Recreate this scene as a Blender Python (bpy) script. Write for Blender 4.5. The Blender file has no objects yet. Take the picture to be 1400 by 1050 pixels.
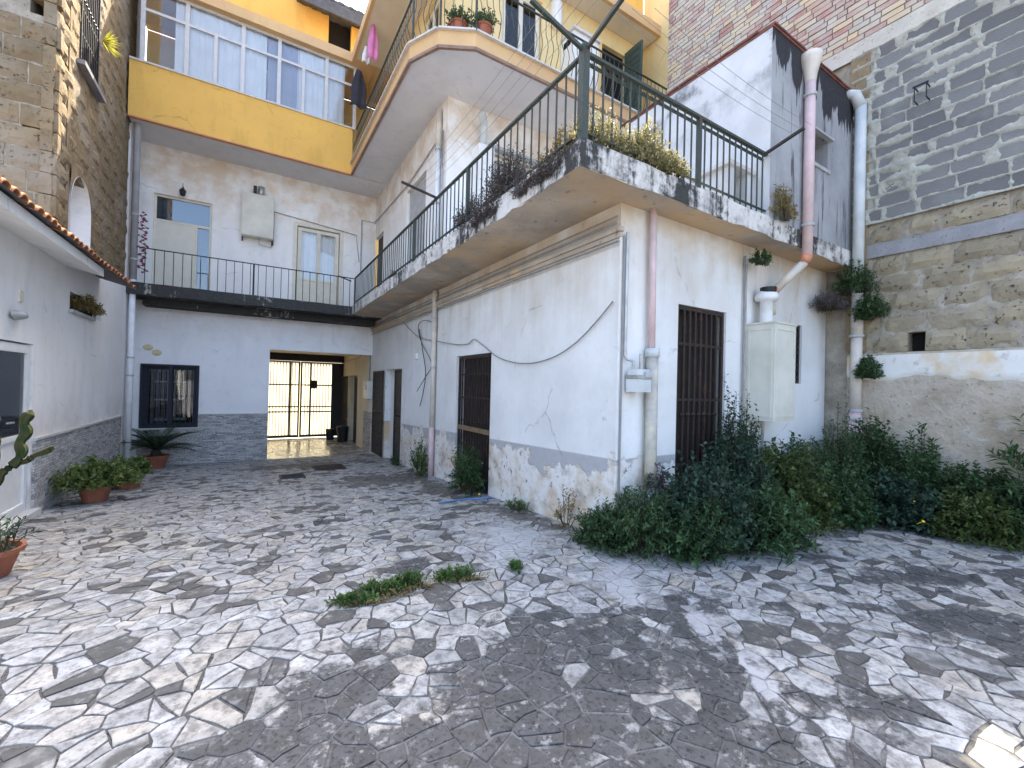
import bpy, bmesh, math, random
import numpy as np
from mathutils import Vector, Matrix, noise as mnoise
random.seed(7)
rng = np.random.default_rng(7)
R_ = math.radians
scene = bpy.context.scene
col = scene.collection

# ------------------------------------------------------------------ camera
FOC = 583.0                      # focal length in photograph pixels (1400 wide)
CAM = Vector((0, 0, 1.55))
YAW, PITCH, ROLL = R_(31.5), R_(0.4), R_(1.4)
cF = Vector((math.sin(YAW)*math.cos(PITCH), math.cos(YAW)*math.cos(PITCH), math.sin(PITCH)))
r0 = Vector((math.cos(YAW), -math.sin(YAW), 0)); u0 = r0.cross(cF)
cR = r0*math.cos(ROLL) + u0*math.sin(ROLL)
cU = -r0*math.sin(ROLL) + u0*math.cos(ROLL)
cd = bpy.data.cameras.new('camera'); cd.sensor_width = 36; cd.lens = 36*FOC/1400
cd.clip_start = 0.05; cd.clip_end = 2000
co = bpy.data.objects.new('camera', cd); col.objects.link(co)
mt = Matrix((cR, cU, -cF)).transposed().to_4x4(); mt.translation = CAM
co.matrix_world = mt
scene.camera = co

# ------------------------------------------------------------------ world, sun, exposure
SUN_AZ, SUN_EL = R_(31.5), R_(54.5)
w = bpy.data.worlds.new('World'); scene.world = w; w.use_nodes = True
wn = w.node_tree; bg = wn.nodes['Background']
sky = wn.nodes.new('ShaderNodeTexSky'); sky.sky_type = 'NISHITA'; sky.sun_disc = False
sky.sun_elevation = SUN_EL; sky.sun_rotation = SUN_AZ; sky.dust_density = 4.5; sky.air_density = 0.9; sky.ozone_density = 0.0
wn.links.new(sky.outputs[0], bg.inputs[0]); bg.inputs[1].default_value = 0.13
sd = bpy.data.lights.new('sun', 'SUN'); sd.energy = 3.0; sd.angle = R_(0.5); sd.color = (1, 0.88, 0.70)
so = bpy.data.objects.new('sun', sd); col.objects.link(so)
so.rotation_euler = Vector((math.sin(SUN_AZ)*math.cos(SUN_EL), math.cos(SUN_AZ)*math.cos(SUN_EL), math.sin(SUN_EL))).to_track_quat('Z', 'Y').to_euler()
so.location = (8, 20, 25)
vs = scene.view_settings
vs.view_transform = 'Standard'; vs.look = 'None'; vs.gamma = 1; vs.exposure = 2.9
scene.render.engine = 'CYCLES'
scene.cycles.max_bounces = 7; scene.cycles.diffuse_bounces = 4; scene.cycles.transparent_max_bounces = 12

# ------------------------------------------------------------------ the planes the place is built on (metres)
XA, YF, YB, XL, XR = 3.18, 3.14, 13.45, -2.4, 7.67
def ray(u, v): return cF + cR*((u-700)/FOC) + cU*((525-v)/FOC)
def onX(u, v, X): d = ray(u, v); return CAM + d*((X-CAM.x)/d.x)
def onY(u, v, Y): d = ray(u, v); return CAM + d*((Y-CAM.y)/d.y)
def onZ(u, v, Z): d = ray(u, v); return CAM + d*((Z-CAM.z)/d.z)
def zg(y): return -0.6*min(1, max(0, (y-3.4)/10.0))
def onG(u, v):
    p = onZ(u, v, 0)
    for _ in range(12): p = onZ(u, v, zg(p.y))
    return p

# ------------------------------------------------------------------ helpers
def tag(o, label=None, cat=None, group=None, kind=None):
    if label: o['label'] = label
    if cat: o['category'] = cat
    if group: o['group'] = group
    if kind: o['kind'] = kind
    return o
def empty(name, loc, label=None, cat=None, group=None):
    o = bpy.data.objects.new(name, None); o.location = loc; o.empty_display_size = .1
    col.objects.link(o); return tag(o, label, cat, group)
def wloc(o):
    p = Vector((0, 0, 0))
    while o is not None: p += o.location; o = o.parent
    return p
class MB:
    def __init__(s): s.v = []; s.f = []
    def add(s, vs, fs):
        n = len(s.v); s.v += [tuple(p) for p in vs]; s.f += [tuple(i+n for i in f) for f in fs]; return s
    def box(s, a, b):
        x0, y0, z0 = [min(a[i], b[i]) for i in range(3)]; x1, y1, z1 = [max(a[i], b[i]) for i in range(3)]
        return s.add([(x0,y0,z0),(x1,y0,z0),(x1,y1,z0),(x0,y1,z0),(x0,y0,z1),(x1,y0,z1),(x1,y1,z1),(x0,y1,z1)],
              [(0,3,2,1),(4,5,6,7),(0,1,5,4),(1,2,6,5),(2,3,7,6),(3,0,4,7)])
    def bar(s, p, q, w, h=None, up=(0,0,1)):           # rectangular bar from p to q
        h = h or w; p = Vector(p); q = Vector(q); d = (q-p).normalized(); up = Vector(up)
        if abs(d.dot(up)) > .99: up = Vector((0, 1, 0))
        a = d.cross(up).normalized(); b = a.cross(d)
        vs = [e + a*(i*w/2) + b*(j*h/2) for e in (p, q) for i, j in ((-1,-1),(1,-1),(1,1),(-1,1))]
        return s.add(vs, [(3,2,1,0),(4,5,6,7),(0,1,5,4),(1,2,6,5),(2,3,7,6),(3,0,4,7)])
    def tube(s, pts, r, seg=8, cap=True):
        pts = [Vector(p) for p in pts]; n = len(pts); rs = r if isinstance(r, (list, tuple)) else [r]*n
        t0 = (pts[1]-pts[0]).normalized(); a = t0.orthogonal().normalized(); base = len(s.v)
        vs, fs = [], []
        for i, p in enumerate(pts):
            t = (pts[min(i+1, n-1)]-pts[max(i-1, 0)]).normalized()
            a = (a - t*a.dot(t)).normalized(); b = t.cross(a)
            for k in range(seg):
                an = 2*math.pi*k/seg; vs.append(p + (a*math.cos(an)+b*math.sin(an))*rs[i])
        for i in range(n-1):
            for k in range(seg):
                k2 = (k+1) % seg; fs.append((i*seg+k, i*seg+k2, (i+1)*seg+k2, (i+1)*seg+k))
        if cap: fs.append(tuple(range(seg))[::-1]); fs.append(tuple((n-1)*seg+k for k in range(seg)))
        return s.add(vs, fs)
    def lathe(s, prof, c=(0,0,0), seg=20, wob=0):
        c = Vector(c); vs, fs = [], []
        for (r, z) in prof:
            for k in range(seg):
                an = 2*math.pi*k/seg; vs.append((c.x+r*math.cos(an), c.y+r*math.sin(an), c.z+z))
        for i in range(len(prof)-1):
            for k in range(seg):
                k2 = (k+1) % seg; fs.append((i*seg+k, i*seg+k2, (i+1)*seg+k2, (i+1)*seg+k))
        return s.add(vs, fs)
    def prism(s, outline, z0, z1):
        n = len(outline)
        return s.add([(x,y,z0) for x,y in outline]+[(x,y,z1) for x,y in outline],
              [tuple(range(n))[::-1], tuple(range(n,2*n))]+[(i,(i+1)%n,n+(i+1)%n,n+i) for i in range(n)])
    def wall(s, ax, P, a0, a1, z0, z1, holes, th):
        # wall with its face on plane (ax = P), thickness th (signed); holes = (a0, a1, z0, z1) are real openings with reveals
        As = sorted({a0, a1, *[min(max(h[i], a0), a1) for h in holes for i in (0, 1)]})
        Zs = sorted({z0, z1, *[min(max(h[i], z0), z1) for h in holes for i in (2, 3)]})
        def pt(a, z, d): return (P+d, a, z) if ax == 0 else (a, P+d, z)
        solid = {}
        for i in range(len(As)-1):
            for j in range(len(Zs)-1):
                ca, cz = (As[i]+As[i+1])/2, (Zs[j]+Zs[j+1])/2
                solid[i, j] = not any(h[0] < ca < h[1] and h[2] < cz < h[3] for h in holes)
        for (i, j), ok in solid.items():
            if not ok: continue
            A, B, Z, W = As[i], As[i+1], Zs[j], Zs[j+1]
            s.add([pt(A,Z,0),pt(B,Z,0),pt(B,W,0),pt(A,W,0)], [(0,1,2,3)])
            s.add([pt(A,Z,th),pt(B,Z,th),pt(B,W,th),pt(A,W,th)], [(3,2,1,0)])
            for (di, dj, e) in ((-1,0,((A,Z),(A,W))),(1,0,((B,Z),(B,W))),(0,-1,((A,Z),(B,Z))),(0,1,((A,W),(B,W)))):
                if not solid.get((i+di, j+dj), False):
                    (p, q), (r, t) = e; s.add([pt(p,q,0),pt(r,t,0),pt(r,t,th),pt(p,q,th)], [(0,1,2,3)])
        return s
    def mesh(s, name, mat, off=(0,0,0), smooth=False):
        me = bpy.data.meshes.new(name); o = Vector(off)
        me.from_pydata([(x-o.x, y-o.y, z-o.z) for x, y, z in s.v], [], s.f)
        bm = bmesh.new(); bm.from_mesh(me); bmesh.ops.recalc_face_normals(bm, faces=bm.faces); bm.to_mesh(me); bm.free()
        me.materials.append(mat)
        if smooth: me.polygons.foreach_set('use_smooth', [True]*len(me.polygons))
        me.update(); return me
    def build(s, name, mat, parent=None, smooth=False, local=False, **kw):
        off = wloc(parent) if parent and not local else Vector((0,0,0))
        o = bpy.data.objects.new(name, s.mesh(name, mat, off, smooth)); o.parent = parent; col.objects.link(o)
        if kw: tag(o, **kw)
        return o
    def thing(s, name, mat, origin, smooth=False, **kw):       # one-mesh top-level thing with its origin at its base
        o = bpy.data.objects.new(name, s.mesh(name, mat, origin, smooth)); o.location = origin; col.objects.link(o)
        return tag(o, **kw)
def inst(name, me, parent, loc, rot=None, scale=None):         # child sharing mesh data, loc in world coordinates
    o = bpy.data.objects.new(name, me); o.parent = parent; o.location = Vector(loc)-wloc(parent)
    if rot: o.rotation_euler = rot
    if scale: o.scale = scale
    col.objects.link(o); return o
def copy_tree(o, parent=None):
    c = o.copy(); col.objects.link(c); c.parent = parent
    for ch in list(o.children): copy_tree(ch, c)
    return c
def bez(p0, p1, sag, n=12):                                    # hanging cable
    p0, p1 = Vector(p0), Vector(p1)
    return [p0.lerp(p1, i/n) - Vector((0,0,sag*4*(i/n)*(1-i/n))) for i in range(n+1)]

# ------------------------------------------------------------------ materials
class NT:
    def __init__(s, name):
        s.mat = bpy.data.materials.new(name); s.mat.use_nodes = True
        s.t = s.mat.node_tree; s.b = s.t.nodes['Principled BSDF']; s.out = s.t.nodes['Material Output']
    def n(s, t): return s.t.nodes.new(t)
    def ln(s, a, b):
        if isinstance(a, (int, float)): b.default_value = a if b.type == 'VALUE' else (a, a, a, 1) if b.type == 'RGBA' else (a, a, a)
        elif isinstance(a, (tuple, list)): b.default_value = tuple(a) if b.type == 'VECTOR' else (*a[:3], 1)
        else: s.t.links.new(a, b)
    def pos(s): return s.n('ShaderNodeNewGeometry').outputs['Position']
    def obj(s): return s.n('ShaderNodeTexCoord').outputs['Object']
    def rnd(s): return s.n('ShaderNodeObjectInfo').outputs['Random']
    def attr(s, name): a = s.n('ShaderNodeAttribute'); a.attribute_name = name; return a.outputs['Color']
    def map(s, vec, scale=(1,1,1), loc=(0,0,0), rot=(0,0,0)):
        m = s.n('ShaderNodeMapping'); s.ln(vec, m.inputs[0]); m.inputs[1].default_value = loc; m.inputs[2].default_value = rot; m.inputs[3].default_value = scale
        return m.outputs[0]
    def noise(s, vec, scale, detail=4, rough=.55, dist=0):
        m = s.n('ShaderNodeTexNoise'); s.ln(vec, m.inputs['Vector']); m.inputs['Scale'].default_value = scale
        m.inputs['Detail'].default_value = min(detail, 5); m.inputs['Roughness'].default_value = rough; m.inputs['Distortion'].default_value = dist
        return m.outputs[0]
    def n_col(s, vec, scale):
        m = s.n('ShaderNodeTexNoise'); s.ln(vec, m.inputs['Vector']); m.inputs['Scale'].default_value = scale; m.inputs['Detail'].default_value = 3; return m.outputs[1]
    def vor(s, vec, scale, feat='F1', out=0):
        m = s.n('ShaderNodeTexVoronoi'); m.feature = feat; s.ln(vec, m.inputs['Vector']); m.inputs['Scale'].default_value = scale; return m.outputs[out]
    def sep(s, vec): m = s.n('ShaderNodeSeparateXYZ'); s.ln(vec, m.inputs[0]); return m.outputs
    def m(s, op, a, b=0.0, clamp=False):
        m = s.n('ShaderNodeMath'); m.operation = op; m.use_clamp = clamp; s.ln(a, m.inputs[0]); s.ln(b, m.inputs[1]); return m.outputs[0]
    def vm(s, op, a, b=(0,0,0)):
        m = s.n('ShaderNodeVectorMath'); m.operation = op; s.ln(a, m.inputs[0]); s.ln(b, m.inputs[1]); return m.outputs['Value' if op in ('LENGTH','DISTANCE') else 0]
    def mr(s, v, a, b, c=0.0, d=1.0):
        m = s.n('ShaderNodeMapRange'); s.ln(v, m.inputs[0])
        for i, x in enumerate((a, b, c, d)): s.ln(x, m.inputs[i+1])
        return m.outputs[0]
    def ramp(s, f, stops, interp='LINEAR'):
        m = s.n('ShaderNodeValToRGB'); s.ln(f, m.inputs[0]); r = m.color_ramp; r.interpolation = interp
        while len(r.elements) < len(stops): r.elements.new(.5)
        for e, (p, c) in zip(r.elements, stops): e.position = p; e.color = (c, c, c, 1) if isinstance(c, (int, float)) else (*c, 1)
        return m.outputs[0]
    def mix(s, f, a, b, mode='MIX'):
        m = s.n('ShaderNodeMix'); m.data_type = 'RGBA'; m.blend_type = mode; s.ln(f, m.inputs[0]); s.ln(a, m.inputs[6]); s.ln(b, m.inputs[7]); return m.outputs[2]
    def fin(s, c, rough=.8, bump=None, st=.4, dist=.02, spec=.3, metal=0):
        s.ln(c, s.b.inputs['Base Color']); s.ln(rough, s.b.inputs['Roughness']); s.b.inputs['Specular IOR Level'].default_value = spec; s.b.inputs['Metallic'].default_value = metal
        if bump is not None:
            bn = s.n('ShaderNodeBump'); bn.inputs['Strength'].default_value = st; bn.inputs['Distance'].default_value = dist
            s.ln(bump, bn.inputs['Height']); s.t.links.new(bn.outputs[0], s.b.inputs['Normal'])
        return s.mat
def simple(name, c, rough=.6, var=.25, scale=8, spec=.3, metal=0, bump=.15, c2=None):
    k = NT(name); p = k.obj(); n = k.noise(p, scale, 5); d = tuple(x*(1-var) for x in c) if c2 is None else c2
    return k.fin(k.mix(k.mr(n, .35, .65), c, d), rough, n, bump, .01, spec, metal)
M = {}
def mk_courtyard_wall():
    k = NT('weathered_white_plaster'); p = k.pos(); x, y, z = k.sep(p)
    zr = k.m('ADD', z, k.m('MULTIPLY', k.m('SUBTRACT', y, 3.1), .035))
    big = k.noise(p, .8, 4); fine = k.noise(p, 14, 5); mid = k.noise(p, 2.3, 6, .6)
    streak = k.noise(k.map(p, (5, 5, .45)), 1.0, 5, .6)
    c = k.mix(k.mr(big, .35, .68), (.77,.78,.77), (.64,.645,.63))
    c = k.mix(k.m('MULTIPLY', k.mr(k.noise(p, 1.5, 5, .65), .52, .72), .32), c, (.52,.52,.51)); c = k.mix(k.m('MULTIPLY', k.mr(streak, .55, .8), .25), c, (.52,.50,.48))
    c = k.mix(k.m('MULTIPLY', k.mr(fine, .55, .75), .15), c, (.45,.43,.40))
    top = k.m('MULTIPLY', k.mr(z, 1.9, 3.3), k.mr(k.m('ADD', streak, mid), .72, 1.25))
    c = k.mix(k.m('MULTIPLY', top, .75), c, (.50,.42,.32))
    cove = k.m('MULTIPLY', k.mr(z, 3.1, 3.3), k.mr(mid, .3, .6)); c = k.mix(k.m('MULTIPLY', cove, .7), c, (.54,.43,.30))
    # painted plinth band and the peeled plaster under it
    edge = k.m('ADD', .72, k.m('MULTIPLY', k.m('SUBTRACT', k.noise(p, 1.5, 5, .6), .5), 1.5))
    edge = k.m('MINIMUM', edge, .97)
    peel = k.mr(k.m('SUBTRACT', zr, edge), .02, -.02)
    band = k.mr(zr, .845, .83); c = k.mix(band, c, k.mix(fine, (.34,.34,.35), (.46,.46,.47)))
    pc = k.ramp(k.noise(p, 3.2, 7, .65), [(.28,(.33,.29,.25)),(.42,(.60,.54,.45)),(.55,(.72,.70,.67)),(.7,(.50,.47,.44)),(.85,(.66,.58,.46))])
    crack = k.noise(p, 9, 7, .7); pc = k.mix(k.mr(crack, .60, .66), pc, (.24,.21,.18))
    pc = k.mix(k.mr(k.noise(p, 1.1, 3), .56, .7), pc, (.58,.42,.26))
    c = k.mix(peel, c, pc)
    crk = k.mr(k.vor(k.vm('ADD', p, k.map(k.n_col(p, 2.2), (.35,.35,.35))), .75, 'DISTANCE_TO_EDGE'), .010, .003); c = k.mix(k.m('MULTIPLY', k.m('MULTIPLY', crk, k.mr(mid, .52, .62)), .4), c, (.20,.18,.16))
    spots = k.m('MULTIPLY', k.mr(k.noise(p, 5, 6, .7), .66, .69), k.mr(zr, 1.7, .9)); c = k.mix(spots, c, (.40,.36,.32))
    h = k.m('ADD', k.m('MULTIPLY', peel, -1.0), k.m('ADD', k.m('MULTIPLY', mid, .5), k.m('MULTIPLY', fine, .25)))
    return k.fin(c, .85, h, .55, .015, .2)
M['court_wall'] = mk_courtyard_wall()
def plaster(name, c, c2, stain=None, z0=0, z1=1, amt=.8, st=.25, run=.3, crack=.3):
    k = NT(name); p = k.pos(); z = k.sep(p)[2]; big = k.noise(p, .9, 5, .6); fine = k.noise(p, 16, 5)
    streak = k.noise(k.map(p, (2.5, 2.5, .6)), 1.0, 5, .65)
    o = k.mix(k.mr(big, .35, .68), c, c2); o = k.mix(k.m('MULTIPLY', k.mr(streak, .50, .80), run), o, tuple(v*.62 for v in c2)); sc = k.noise(p, 5, 5, .7); o = k.mix(k.m('MULTIPLY', k.mr(sc, .56, .7), .22), o, tuple(v*.55 for v in c2))
    crk = k.mr(k.vor(k.vm('ADD', p, k.map(k.n_col(p, 2.0), (.4,.4,.4))), .6, 'DISTANCE_TO_EDGE'), .009, .003); o = k.mix(k.m('MULTIPLY', k.m('MULTIPLY', crk, k.mr(k.noise(p, 1.7, 4), .54, .64)), crack), o, tuple(v*.35 for v in c2))
    if stain:
        f = k.m('MULTIPLY', k.mr(z, z0, z1), k.mr(k.noise(p, 2.2, 7, .65), .38, .6)); o = k.mix(k.m('MULTIPLY', f, amt), o, stain)
    return k.fin(o, .85, k.m('ADD', k.m('MULTIPLY', big, .6), k.m('MULTIPLY', fine, .3)), st, .015, .2)
M['rear_ground'] = plaster('smooth_white_wall_paint', (.86,.855,.865), (.80,.79,.80), (.62,.54,.46), 2.5, 3.5, .5, .2)
M['upper_white'] = plaster('flaking_upper_wall_paint', (.88,.88,.865), (.82,.815,.80), (.64,.50,.36), 5.5, 6.6, .7)
M['house_white'] = plaster('house_white_paint', (.85,.85,.84), (.80,.79,.77), (.55,.50,.44), 1.3, .7, .6, .2)
M['yellow'] = plaster('yellow_facade_paint', (.80,.50,.13), (.72,.44,.12), None, st=.2, run=.6, crack=.4)
M['pale_yellow'] = plaster('pale_yellow_facade_paint', (.80,.64,.35), (.76,.58,.28), None, st=.1)
M['fascia2'] = plaster('tan_fascia_paint', (.68,.47,.24), (.60,.40,.22), None, st=.1)
M['soffit'] = plaster('white_soffit_paint', (.72,.72,.73), (.65,.65,.66), None, st=.1)
M['cream_soffit'] = plaster('cream_soffit_paint', (.72,.66,.55), (.66,.60,.49), None, st=.1)
M['passage'] = plaster('passage_cream_paint', (.70,.63,.50), (.62,.55,.43), None, st=.1)
def mk_soffit():
    k = NT('stained_concrete_soffit'); p = k.pos(); a = k.noise(p, 1.2, 6, .6); b = k.noise(p, 9, 6, .6)
    c = k.ramp(a, [(.3,(.62,.56,.48)),(.45,(.50,.43,.35)),(.58,(.38,.34,.29)),(.72,(.58,.43,.28))])
    c = k.mix(k.mr(b, .62, .7), c, (.22,.19,.17)); c = k.mix(k.m('MULTIPLY', k.mr(k.noise(p, .8, 4), .48, .62), .8), c, (.60,.42,.24))
    return k.fin(c, .9, b, .6, .015, .15)
M['terrace_soffit'] = mk_soffit()
def mk_fascia(name, dark):
    k = NT(name); p = k.pos(); z = k.sep(p)[2]; drip = k.noise(k.map(p, (1.7, 1.7, .16)), 2.6, 7, .72); big = k.noise(p, .9, 3); fine = k.noise(p, 20, 5)
    c = k.mix(fine, (.72,.70,.67), (.52,.50,.46)); c = k.mix(k.mr(k.noise(p, 4, 5, .65), .46, .62), c, (.36,.35,.33))
    f = k.mr(k.m('ADD', k.m('ADD', drip, k.m('MULTIPLY', k.m('SUBTRACT', k.noise(p, 11, 5, .7), .5), .75)), k.m('MULTIPLY', k.m('SUBTRACT', big, .5), .9)), .56-dark, .74-dark); c = k.mix(f, c, k.mix(fine, (.02,.02,.022), (.09,.09,.085)))
    h = k.m('ADD', k.noise(p, 7, 6, .7), k.m('MULTIPLY', fine, .3))
    return k.fin(c, .92, h, .7, .02, .15)
M['fascia'] = mk_fascia('mouldy_slab_edge', .07); M['walk_slab'] = mk_fascia('blackened_slab_edge', .40)
def mk_hut(name, front):
    k = NT(name); p = k.pos(); z = k.sep(p)[2]; drip = k.noise(k.map(p, (4, 4, .5)), 1.0, 6, .65); big = k.noise(p, 1.3, 6, .65); fine = k.noise(p, 24, 5)
    vert = k.noise(k.map(p, (9, 9, .8)), 1.0, 6, .7)
    if front:
        c = k.mix(k.mr(big, .35, .65), (.26,.27,.28), (.37,.38,.39)); c = k.mix(k.mr(vert, .55, .66), c, (.10,.10,.11))
        f = k.mr(k.m('ADD', z, k.m('MULTIPLY', k.m('SUBTRACT', drip, .5), 2.4)), 5.55, 5.62); c = k.mix(f, c, k.mix(fine, (.025,.025,.03), (.06,.06,.065)))
    else:
        c = k.mix(k.mr(big, .35, .65), (.66,.67,.68), (.52,.53,.54)); f = k.m('MULTIPLY', k.mr(big, .5, .62), k.mr(k.m('ADD', z, drip), 5.6, 6.4))
        c = k.mix(f, c, (.12,.12,.13))
    return k.fin(c, .9, k.m('ADD', vert, k.m('MULTIPLY', fine, .4)), .45, .012, .15)
M['hut_front'] = mk_hut('black_streaked_grey_plaster', True); M['hut_side'] = mk_hut('shed_white_plaster', False)
def mk_tuff(name, a, b):
    k = NT(name); p = k.pos(); r = k.rnd(); n = k.noise(p, 5, 7, .65); pit = k.noise(p, 22, 5, .6); big = k.noise(p, 1.2, 4)
    c = k.mix(k.mr(n, .3, .7), a, b); c = k.mix(k.m('MULTIPLY', r, .5), c, tuple(v*.62 for v in b)); c = k.mix(k.m('MULTIPLY', k.mr(big, .5, .7), .7), c, (.30,.27,.22))
    hole = k.m('MULTIPLY', k.mr(pit, .60, .68), k.mr(k.noise(p, 3, 3), .40, .58)); c = k.mix(hole, c, (.12,.095,.07))
    return k.fin(c, .95, k.m('SUBTRACT', k.m('MULTIPLY', n, 1.2), hole), .9, .025, .1)
M['tuff'] = mk_tuff('yellow_tuff_stone', (.30,.23,.14), (.205,.16,.10)); M['tuff_grey'] = mk_tuff('weathered_tuff_stone', (.40,.345,.24), (.28,.24,.17))
def mk_block():
    k = NT('grey_concrete_block'); p = k.pos(); r = k.rnd(); n = k.noise(p, 40, 4, .7); b = k.noise(p, 2, 4)
    c = k.mix(r, (.145,.145,.143), (.235,.235,.23)); c = k.mix(k.m('MULTIPLY', n, .5), c, (.11,.11,.115)); c = k.mix(k.mr(b, .55, .75), c, (.23,.235,.225))
    return k.fin(c, .95, n, .7, .01, .1)
M['block'] = mk_block()
def mk_mortar(name, a, b):
    k = NT(name); p = k.pos(); n = k.noise(p, 5, 6, .65); f = k.noise(p, 30, 5, .6)
    c = k.mix(k.mr(n, .35, .65), a, b); c = k.mix(k.mr(f, .6, .7), c, tuple(v*.5 for v in b))
    return k.fin(c, .95, k.m('ADD', n, k.m('MULTIPLY', f, .5)), .7, .015, .1)
M['mortar'] = mk_mortar('pale_smeared_mortar', (.41,.41,.355), (.31,.305,.26)); M['tuff_mortar'] = mk_mortar('tuff_bed_mortar', (.40,.365,.30), (.25,.22,.175))
M['band'] = mk_mortar('grey_concrete_band', (.30,.30,.31), (.24,.24,.25)); M['render'] = mk_mortar('pale_render_band', (.56,.54,.47), (.46,.44,.38))
def mk_brick():
    k = NT('mixed_red_and_yellow_brick'); p = k.pos(); r = k.rnd(); n = k.noise(p, 30, 4)
    c = k.ramp(r, [(0,(.40,.22,.19)),(.16,(.55,.43,.28)),(.32,(.46,.31,.24)),(.46,(.58,.47,.31)),(.60,(.43,.39,.33)),(.76,(.50,.42,.32)),(.93,(.36,.20,.17))], 'CONSTANT')
    c = k.mix(k.m('MULTIPLY', k.mr(k.noise(p, 2.5, 5, .65), .38, .62), .75), c, (.50,.48,.43))
    return k.fin(c, .9, n, .4, .01, .15)
M['brick'] = mk_brick()
def mk_oldplaster():
    k = NT('old_rough_wall_plaster'); p = k.pos(); z = k.sep(p)[2]; n = k.noise(p, 1.4, 7, .65); f = k.noise(p, 12, 7, .7); m2 = k.noise(p, 3, 6, .65)
    c = k.ramp(n, [(.3,(.28,.235,.175)),(.45,(.42,.355,.265)),(.58,(.50,.44,.36)),(.75,(.34,.285,.215))])
    c = k.mix(k.mr(f, .58, .66), c, (.25,.22,.18)); c = k.mix(k.m('MULTIPLY', k.mr(m2, .54, .64), .45), c, (.58,.54,.47)); c = k.mix(k.m('MULTIPLY', k.mr(z, .9, .1), .5), c, (.50,.46,.40))
    return k.fin(c, .95, k.m('ADD', k.m('MULTIPLY', n, 2), f), .9, .03, .1)
M['old_plaster'] = mk_oldplaster()
def mk_limewash():
    k = NT('limewash_with_ochre'); p = k.pos(); n = k.noise(p, 1.3, 5, .6); f = k.noise(p, 8, 6)
    c = k.mix(k.mr(n, .52, .62), (.72,.72,.68), (.66,.52,.34)); c = k.mix(k.mr(f, .58, .7), c, (.50,.48,.42))
    return k.fin(c, .9, f, .5, .015, .15)
M['limewash'] = mk_limewash()
def mk_dado(axis):
    k = NT('grey_split_stone_tile'); p = k.pos(); x, y, z = k.sep(p); cb = k.n('ShaderNodeCombineXYZ'); k.ln(y if axis == 0 else x, cb.inputs[0]); k.ln(z, cb.inputs[1])
    b = k.n('ShaderNodeTexBrick'); k.ln(cb.outputs[0], b.inputs['Vector']); b.offset = .37; b.squash = .7; b.squash_frequency = 3
    for n_, v_ in (('Scale', 1.0), ('Mortar Size', .003), ('Brick Width', .17), ('Row Height', .036), ('Bias', 0.0)): b.inputs[n_].default_value = v_
    b.inputs['Color1'].default_value = (.24,.235,.23,1); b.inputs['Color2'].default_value = (.66,.65,.64,1); b.inputs['Mortar'].default_value = (.16,.16,.16,1)
    n = k.noise(p, 28, 5, .6); c = k.mix(k.m('MULTIPLY', k.mr(n, .45, .6), .55), b.outputs[0], (.50,.49,.49)); c = k.mix(k.m('MULTIPLY', k.mr(n, .5, .36), .5), c, (.12,.115,.115))
    h = k.m('ADD', k.sep(b.outputs[0])[0], k.m('MULTIPLY', n, .35))
    return k.fin(c, .75, h, .9, .02, .3)
M['dado_x'] = mk_dado(0); M['dado_y'] = mk_dado(1)
def stain_val(x, y, items):                                # soft distance into the nearest stain outline (1 inside, below 0 outside)
    best = -3.0
    for (cx, cy, rx, ry, ang, s) in items:
        dx, dy = x-cx, y-cy; ca, sa = math.cos(-ang), math.sin(-ang); l = math.hypot((dx*ca-dy*sa)/rx, (dx*sa+dy*ca)/ry); best = max(best, (1.12-l)/.45-(1-s)*1.6)
    return min(best, 2.2)
def stain_at(x, y): return (stain_val(x, y, DARK), stain_val(x, y, MUD), stain_val(x, y, LIGHT), 1)
def gpx(u, v): q = onZ(u, v, 0); return q.x, q.y
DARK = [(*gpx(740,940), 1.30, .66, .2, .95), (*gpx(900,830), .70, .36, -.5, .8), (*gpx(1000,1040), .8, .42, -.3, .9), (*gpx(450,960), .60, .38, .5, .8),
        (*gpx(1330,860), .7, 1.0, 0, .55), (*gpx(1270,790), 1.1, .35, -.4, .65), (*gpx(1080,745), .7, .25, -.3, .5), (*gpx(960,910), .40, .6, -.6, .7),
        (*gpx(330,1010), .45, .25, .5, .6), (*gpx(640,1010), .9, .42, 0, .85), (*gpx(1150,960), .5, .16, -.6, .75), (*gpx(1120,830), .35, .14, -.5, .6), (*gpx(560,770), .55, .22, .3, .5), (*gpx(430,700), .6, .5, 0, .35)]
MUD = [(2.2, 8.4, 1.0, .85, 0, .95), (2.75, 7.0, .35, 1.6, 0, .7), (2.9, 4.6, .32, 1.4, .1, .55), (1.2, 11.4, 1.9, 1.1, 0, .6), (*gpx(520,818), .55, .09, -.12, .95), (*gpx(618,797), .25, .07, -.1, .9), (4.6, 2.45, 1.3, .22, 0, .8), (6.6, 1.9, .9, .25, -.5, .8)]
LIGHT = [(*gpx(690,735), .42, .85, -.35, .75), (*gpx(850,800), .22, .50, -.9, .75), (*gpx(955,845), .10, .36, -.75, .8), (*gpx(1040,925), .07, .38, -.7, .8), (*gpx(1010,765), .6, .16, -.25, .5)]
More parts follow.
